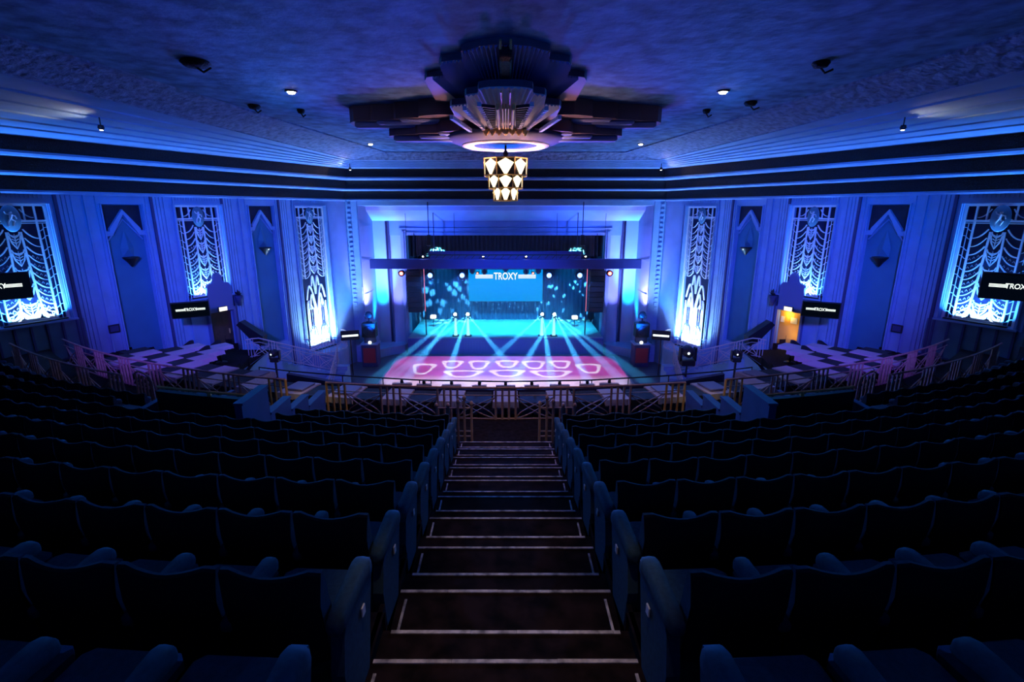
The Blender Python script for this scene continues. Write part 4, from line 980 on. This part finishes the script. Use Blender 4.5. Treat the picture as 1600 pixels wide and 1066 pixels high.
for k in range(-1, K1+1):
    R = RK(k)+.4; yb = YN(k-1)+.34+.28
    for side in (-1, 1):
        x0 = hw(max(k, 0))+.085; th0 = math.asin(x0/R); dth = .508/R; n_in = 0
        for j in range(HALF[k]):
            th = th0 + dth*(j+.5); X = R*math.sin(th); Y = yb + R - R*math.cos(th)
            if k >= 7 and 3.9 < X < 7.35: continue
            if k == 8 and X > 9.9 and False: continue
            if X > 15.5: break
            s = seat0 if first else copy_tree(seat0, None, km0); first = False
            s.location = (side*X, Y, ZN(k)+HZ); s.rotation_euler = (0, 0, side*th)
            s['label'] = 'dark teal theatre seat, %s, %s seat %s of the stairs' % (['nearest row', 'second row away', 'third row away', 'fourth row away', 'fifth row away', 'sixth row away', 'seventh row away', 'eighth row away', 'ninth row away', 'tenth and farthest row'][k+1], (ORD+['twenty-fifth', 'twenty-sixth', 'twenty-seventh'])[j], SIDE[side])
            s['group'] = 'theatre seats of the rear circle'; seats_n += 1
            if side < 0 or True:
                pass
            edge_seat = j == 0
            if edge_seat:
                e = end0.copy(); COL.objects.link(e); e.parent = s; e.location = (-side*.285 if side > 0 else .285, 0, 0)
                if side > 0: e.location = (-.285, 0, 0)
                e.rotation_euler = (0, 0, 0)
                p = plate0.copy(); COL.objects.link(p); p.parent = e; p.location = (0 if side > 0 else .09, 0, 0)
                q = arm0.copy(); COL.objects.link(q); q.parent = e
            
for o in (plate0, arm0, end0): bpy.data.objects.remove(o)
for o in [c for c in COL.objects if c.name.startswith('armrest') or c.name.startswith('standard')]:
    # shared armrests sit on the side away from the aisle
    if o.parent and o.parent.location.x < 0: o.location.x = -.50
print('seats', seats_n)

# ================================================================== VOMITORY WALLS
for side in (-1, 1):
    mb = MB(); P = arc(RK(6)+.1, YN(6)+.34+.30+RK(6)+.1, 4.36, 6.7, 8, 0)
    A = [(side*p[0], p[1], -3.34) for p in P]; Bq = [(side*p[0], p[1]+.12, -3.34) for p in P]
    mb.loft([[(a[0], a[1], -6.5) for a in A], A, Bq, [(a[0], a[1], -6.5) for a in Bq]]); struct('wall_stairwell_back', mb, 'seat_back')
    t = MB(); t.tube([(p[0], p[1]+.06, -3.27) for p in A], .028, 6)
    r_ = t.build('brass_handrail', 'gold', None, (0, 0, 0)); tag(r_, 'thin brass handrail on top of the dark stairwell wall, %s side' % SIDE[side], 'handrail', 'stairwell handrails')
    q = MB(); q.tube([(A[4][0], A[4][1]+.06, -3.34), (A[4][0], A[4][1]+.06, -3.26)], .04, 6); q.build('bracket', 'gold', r_)
    mb = MB()
    for (y0, y1, zt) in ((7.55, 8.45, -3.03), (8.45, 9.3, -3.56), (9.3, 10.15, -3.84), (10.15, 11.1, -4.10)):
        mb.box2((side*4.36, y0, -6.5), (side*4.24, y1-.01, zt)); mb.box2((side*4.38, y0, zt), (side*4.22, y1, zt+.04))
    struct('wall_stairwell_side', mb, 'navy')
    mb = MB()
    for (y0, y1, zt) in ((8.6, 9.5, -3.56), (9.5, 10.6, -3.9), (10.6, 11.8, -4.3)):
        mb.box2((side*6.72, y0, -6.5), (side*6.84, y1-.01, zt))
    struct('wall_stairwell_outer', mb, 'navy')

# ================================================================== RAILINGS
def railing(name, label, pts, h, style, group, z_off=0.0, cols=('bronze', 'bronze'), gold=(), balu=0.055, mid=True, slope=0):
    """pts: list of (x,y,z) foot points; balusters in groups of four alternate with crossed lattice panels"""
    c = pts[len(pts)//2]; r = thing(name, label, 'railing', c, 0, group); o0 = Vector(c)
    P = [Vector(p)-o0 for p in pts]
    d = [0]
    for a, b in zip(P[:-1], P[1:]): d.append(d[-1]+(b-a).length)
    def q(s):
        s = max(0, min(d[-1], s))
        for i in range(len(d)-1):
            if s <= d[i+1]: f = (s-d[i])/(d[i+1]-d[i]); return P[i].lerp(P[i+1], f)
        return P[-1].copy()
    up = lambda s, z: tuple(q(s)+Vector((0, 0, z)))
    N = max(2, int(d[-1]/.4)); S_ = [d[-1]*i/N for i in range(N+1)]
    b = MB(); b.tube([up(s, h) for s in S_], .030, 6); b.build('top_rail', cols[0], r)
    b = MB(); b.tube([up(s, .08) for s in S_], .02, 5); b.build('bottom_rail', cols[0], r)
    if mid: b = MB(); b.tube([up(s, h-.20) for s in S_], .016, 5); b.build('mid_rail', cols[0], r)
    per = 1.46; gw = .5; s0 = style
    g = 0; s = s0
    while s < d[-1]+.01:
        for k in range(4):
            ss = s-gw/2+gw*k/3
            if -.01 <= ss <= d[-1]+.01:
                b = MB(); b.tube([up(ss, .0), up(ss, h)], balu/2*1.15, 5)
                b.build('baluster', 'gold' if any(abs(ss-(gg if gg >= 0 else d[-1]+gg)) < .42 for gg in gold) else cols[1], r)
        a, e = s+gw/2, s+per-gw/2
        if a < d[-1]-.3 and s > -per:
            b = MB(); e = min(e, d[-1]); a = max(a, 0)
            if e-a > .2:
                for zz in (0, 1):
                    for k in range(2):
                        L = []
                        for i in range(9):
                            f = i/8; zz_ = .1+(h-.35)*((f if zz == 0 else 1-f)**(1.6 if k else .65)); L.append(up(a+(e-a)*f, zz_))
                        b.tube(L, .016, 4)
                b.build('lattice_scroll', cols[1], r)
        s += per
    return r
# front-of-tables railing B (between cross aisle and table tiers)
def arcfeet(R, x0, x1, n, z): return arc(R, YC, x0, x1, n, z)
BZ = -5.16
L = arcfeet(26.0, -4.62, 4.62, 24, BZ); ln = 26*2*math.asin(4.62/26)
railing('brass_railing', 'central curved bronze railing with crossed lattice at the foot of the stairs', L, .90, (ln/2) % 1.46, 'circle railings', gold=(.15, -.15))
for sg in (-1, 1):
    L = [(sg*p[0], p[1], p[2]) for p in arcfeet(26.0, 5.75, 15.2, 26, BZ)]
    railing('brass_railing', 'long curved bronze railing around the table terrace on the %s' % SIDE[sg], L, .90, .25, 'circle railings', gold=(.15,))
    L = [(sg*p[0], p[1], p[2]) for p in arcfeet(27.35, 9.9, 15.8, 16, CROSSZ)]
    railing('brass_railing', 'bronze railing behind the %s block of theatre seats' % SIDE[sg], L, 1.02, .25, 'circle railings', mid=False)
    # gate railings at the stair foot
    L = [(sg*.80, 10.42, CROSSZ), (sg*1.42, 10.46, CROSSZ)]
    r = thing('stair_gate_railing', 'short bronze gate railing with knobbed posts %s of the stair foot' % SIDE[sg], 'railing', (sg*.92, 10.45, CROSSZ), 0, 'gate railings at the stair foot')
    for k, (x, hh) in enumerate(((-.16, .95), (0, 1.08), (.14, 1.0), (.36, .9), (.62, .9))):
        b = MB(); b.tube([(sg*x, 0, 0), (sg*x, 0, hh)], .03, 6); b.lathe([(.001, -.05), (.05, 0), (.03, .06), (.001, .08)], (sg*x, 0, hh), 8); b.build('post', 'bronze', r)
    for zz in (.18, .30, .86): b = MB(); b.tube([(-sg*.16, 0, zz), (sg*.64, 0, zz)], .016, 5); b.build('cross_rail', 'bronze', r)
    # return end of the rear railing
    r = thing('railing_newel', 'bronze newel group ending the seat-block railing near the %s stairwell' % SIDE[sg], 'railing', (sg*9.72, 12.55, CROSSZ), 0, 'newel groups')
    for k in range(5): b = MB(); b.tube([(-sg*k*.11, -k*.03, 0), (-sg*k*.11, -k*.03, 1.0-.03*k)], .028, 5); b.build('post', 'bronze', r)
    b = MB(); b.tube([(0, 0, 1.0), (-sg*.12, 0, 1.04), (-sg*.44, -.12, .92), (-sg*.5, -.14, .8), (-sg*.5, -.14, 0)], .026, 6); b.build('bent_handrail', 'bronze', r)
    b = MB(); b.tube([(0, 0, .02), (-sg*.5, -.14, .02)], .03, 5); b.build('bottom_rail', 'bronze', r)
# front edge safety rail of the circle
pts = [(x, y, ez(y)) for x, y in E2 if y < 17]
r = thing('front_safety_rail', 'thin dark safety rail along the front edge of the circle', 'railing', (0, 13.65, -5.55))
b = MB(); b.tube([(x, y-13.65+.05, z+5.55+.80) for x, y, z in pts], .022, 6); b.build('top_rail', 'black', r)
for x, y, z in pts[::1]: b = MB(); b.tube([(x, y-13.65+.05, z+5.55), (x, y-13.65+.05, z+6.35)], .016, 5); b.build('post', 'black', r)
for i in range(-5, 6):
    if i % 2: x = i*.72; y = 13.66+abs(x)**2*.022; b = MB(); b.tube([(x, y-13.65+.05, 0), (x, y-13.65+.05, .8)], .014, 5); b.build('post', 'black', r)
# front parapet shelf with small display boxes
mb = MB(); PF = [(x, y-.02, -5.55) for x, y in E2 if y < 15.2]
mb.loft([[(x, y-.14, z+.0) for x, y, z in PF], [(x, y-.14, z+.62) for x, y, z in PF], [(x, y+.02, z+.62) for x, y, z in PF], [(x, y+.02, z+.0) for x, y, z in PF]]); struct('wall_front_parapet', mb, 'navy')
for i, x in enumerate((-3.0, -2.35, -1.55, -.75, 0.0, .75, 1.55, 2.35, 3.0)):
    y = 13.57+abs(x)**2*.022
    b = MB(); b.bbox((0, 0, .06), (.42 if i % 2 else .56, .12, .10), .01); o = b.build('menu_box', 'cloth_white', None, (x, y, -4.93), 0)
    tag(o, 'small pale box on the front parapet, %s' % ('in the middle' if i == 4 else '%s %s of the middle one' % (ORD[abs(i-4)-1], SIDE[-1 if i < 4 else 1])), 'box', 'pale boxes on the front parapet')
    q = MB(); q.lathe([(.001, 0), (.05, .02), (.04, .1), (.001, .12)], (0, 0, .11), 8); q.build('dark_lamp', 'black', o)
for sg in (-1, 1):
    # stair railings descending along the side wall to the floor
    W3 = lambda t, z, ins: wall_pt(sg, t, z, ins)
    Q = [W3(6.6, -6.9, 2.4), W3(7.3, -6.95, 2.3), W3(12.3, -9.2, 2.3)]
    railing('stair_railing', 'pale railing following the stairs down towards the stage, %s side' % SIDE[sg], Q, .95, .2, 'side stair railings', cols=('lilacrail', 'lilacrail'), balu=.03)
    Q = [W3(13.5+1.5*math.cos(a), -8.35, .1+1.35*math.sin(a)) for a in [PI*i/10 for i in range(11)]]
    railing('landing_railing', 'curved pale railing of the landing before the fountain window, %s side' % SIDE[sg], Q, .95, .2, 'landing railings', cols=('lilacrail', 'lilacrail'), balu=.022)
    Q = [(sg*9.9, 28.6, -8.6), (sg*9.7, 27.0, -9.2), (sg*9.5, 25.2, -10)]
    railing('stair_railing', 'lower pale railing from the landing down to the dance floor, %s side' % SIDE[sg], Q, .95, .2, 'side stair railings', cols=('lilacrail', 'lilacrail'), balu=.025)
    mb = MB()   # stair flight along the wall and round landing
    for i in range(16):
        t_ = 7.3+(12.3-7.3)*(i+.5)/16; zt = -6.95-2.3*(i+1)/16
        a, b_, c_, d_ = W3(t_-.16, 0, .05), W3(t_+.16, 0, .05), W3(t_+.16, 0, 2.4), W3(t_-.16, 0, 2.4)
        mb.prism([a[:2], b_[:2], c_[:2], d_[:2]], zt-.9, zt)
    P = [W3(13.5+1.6*math.cos(a), 0, 1.45*math.sin(a))[:2] for a in [PI*i/16 for i in range(17)]]; mb.prism(P, -10, -8.35)
    for i in range(6): mb.box2((sg*9.2, 28.4-.5*i, -10), (sg*10.2, 27.9-.5*i, -8.75-.2*i))
    struct('floor_side_stairs', mb, 'plaster')
    # tilted loudspeaker on a pole by the niche
    p = at(790+sg*392, 520, Y=24.6)
    t = thing('pole_loudspeaker', 'black tilted loudspeaker on a pole beside the %s stair railing' % SIDE[sg], 'loudspeaker', tuple(p), 0, 'side loudspeakers')
    b = MB(); b.prism([(-.75, .45), (-.55, .62), (.50, -.15), (.42, -.62), (.0, -.45)], -.25, .25, 'y')
    if sg > 0: b.v = [(-v[0], v[1], v[2]) for v in b.v]
    b.build('cabinet', 'black', t)
    b = MB(); b.tube([(sg*-.2, 0, -.4), (sg*-.2, 0, -6.9-p[2])], .04, 6); b.build('pole', 'black', t)
    # moving lights among the rails
    for (du, v, Y, l) in ((361, 552, 22.8, 'small dark moving light at the bottom of the table terrace on the %s' % SIDE[sg]),) + (((285, 549, 27.0, 'large dark moving light before the fountain window on the right'),) if sg > 0 else ()):
        p = at(790+sg*du, v, Y=Y); t = thing('moving_head_light', l, 'stage light', tuple(p), 0, 'side moving lights'); k = .8 if Y < 24 else 1.5
        b = MB(); b.bbox((0, 0, -.42*k), (.5*k, .4*k, .22*k), .03); b.build('base', 'black', t)
        b = MB(); b.box((-.27*k, 0, -.1*k), (.08*k, .2*k, .5*k)); b.box((.27*k, 0, -.1*k), (.08*k, .2*k, .5*k)); b.box((0, 0, -.33*k), (.62*k, .2*k, .06*k)); b.build('yoke', 'black', t)
        b = MB(); b.lathe([(.10*k, .3*k), (.2*k, .2*k), (.22*k, -.1*k), (.15*k, -.22*k), (.001, -.2*k)], n=14); b.v = [(v_[0], -v_[2], v_[1]) for v_ in b.v]; b.build('head', 'black', t)
        b = MB(); b.tube([(0, 0, -.5*k), (0, 0, -1.5)], .05, 6); b.build('stand', 'black', t)
        b = MB(); b.lathe([(.001, 0), (.05*k, .01)], (0, 0, 0), 10); b.v = [(v_[0]-.08*k, -.31*k-v_[2], v_[1]) for v_ in b.v]; b.build('lens', 'e_white', t)

# ================================================================== TABLES
def make_table(cloth, lx, ly, pad):
    r = thing('dining_table', 'x', 'table', (0, 0, 0)); z = .75
    b = MB(); b.bbox((0, 0, z-.02), (lx, ly, .045), .012)
    n = 14   # overhanging cloth with soft folds
    T = []; Bt = []
    per = [(-lx/2, -ly/2), (lx/2, -ly/2), (lx/2, ly/2), (-lx/2, ly/2)]
    for e in range(4):
        a, c = per[e], per[(e+1) % 4]
        for i in range(n):
            f = i/n; x, y = a[0]+(c[0]-a[0])*f, a[1]+(c[1]-a[1])*f; T.append((x*1.01, y*1.01, z-.0))
            q = 1.03+.02*math.sin(i*1.8+e); Bt.append((x*q, y*q, z-.16-.01*math.sin(i*2.3)))
    b.loft([T, Bt], closed=True); b.build('tablecloth', cloth, r)
    if pad: p = MB(); p.bbox((.02, .03, z+.035), (lx*.72, ly*.66, .055), .012); p.build('place_mat', 'mat_grey', r)
    b = MB(); b.tube([(0, 0, .03), (0, 0, z-.05)], .035, 8); b.lathe([(.001, .05), (.05, .05), (.22, .02), (.24, 0)], n=12); b.build('pedestal', 'black', r)
    return r
def make_chair():
    r = thing('tub_chair', 'x', 'chair', (0, 0, 0))
    b = MB(); A = [PI*(.05+.9*i/12)+PI for i in range(13)]
    O = [(.34*math.cos(a), .36*math.sin(a)) for a in A]; I = [(.26*math.cos(a), .28*math.sin(a)) for a in A]
    hz_ = [.58+.24*math.sin(PI*i/12) for i in range(13)]
    b.loft([[(p[0], p[1], .25) for p in O], [(p[0]*1.03, p[1]*1.03, h) for p, h in zip(O, hz_)], [(p[0], p[1], h) for p, h in zip(I, hz_)], [(p[0], p[1], .42) for p in I]], smooth=True); b.build('backrest', 'cloth_black', r)
    b = MB(); b.bbox((0, .02, .36), (.54, .54, .18), .05); b.build('seat', 'cloth_black', r)
    for sx in (-1, 1):
        for sy in (-1, 1): b = MB(); b.tube([(sx*.2, sy*.2, .28), (sx*.23, sy*.23, 0)], .02, 6, r2=.013); b.build('leg', 'black', r)
    return r
protos = {'w': make_table('cloth_white', .66, .84, False), 'p': make_table('cloth_white', .74, .95, True), 'b': make_table('cloth_black', .72, .84, False), 'c': make_chair()}
kms = {k: kidmap(v) for k, v in protos.items()}; used = set()
def put(kind, x, y, z, rz, label, group):
    o = protos[kind] if kind not in used else copy_tree(protos[kind], None, kms[kind]); used.add(kind)
    o.location = (x, y, z+HZ); o.rotation_euler = (0, 0, rz); o['label'] = label; o['group'] = group; return o
TIERN = ['tier beside the bronze railing', 'second tier', 'third tier', 'fourth tier', 'lowest tier']
for i in range(5):
    R = RT[i]; dth = .0581*25.15/R if i else .0581
    for side in (-1, 0, 1):
        js = [0] if side == 0 else range(1, 10)
        cnt = 0; cb = 0
        for j in js:
            if side == 0 and i > 0: continue
            th = dth*(j + (0 if i % 2 == 0 else .5))
            X, Y = R*math.sin(th), YC-R*math.cos(th)
            lim = (-WX(Y) if Y > NEARY else 18)-1.2
            if i > 0 and X < edgeX(Y)+(.95 if i < 3 else .6): continue
            if X > lim or X > 14.6: continue
            z = TZ[i]; cnt += 1
            kind = 'p' if (i == 0 and j in (3, 4)) or (i == 1 and cnt == 1) else 'w'
            where = 'the middle of the front circle' if side == 0 else 'the %s, %s from the middle' % (SIDE[side], ORD[cnt-1])
            lab = 'white-clothed table in the exact middle, behind the central railing' if side == 0 else 'white-clothed table%s, %s, %s side, %s from the middle' % (' with slate mat' if kind == 'p' else '', TIERN[i], SIDE[side], ORD[cnt-1])
            put(kind, (side or 1)*X, Y, z, (side or 1)*th, lab, 'tables of the circle')
            th2 = th + dth/2; X2, Y2 = R*math.sin(th2), YC-R*math.cos(th2)
            if side == 0: pass
            lim2 = (-WX(Y2) if Y2 > NEARY else 18)-1.0
            if X2 < lim2 and side != 0:
                cb += 1
                if i < 3: put('b', side*X2, Y2, z-.03, side*th2, 'black-clothed table, %s, %s side, %s from the middle' % (TIERN[i], SIDE[side], ORD[cb-1]), 'black-clothed tables')
                else: put('c', side*X2, Y2, z, side*th2+PI, 'black tub chair in the %s on the %s, %s from the middle' % (TIERN[i], SIDE[side], ORD[cb-1]), 'tub chairs of the circle')
            if side == 0:
                for s2 in (-1, 1): put('b', s2*X2, Y2, z-.03, s2*th2, 'black-clothed table right beside the exact middle table, %s side' % SIDE[s2], 'black-clothed tables')
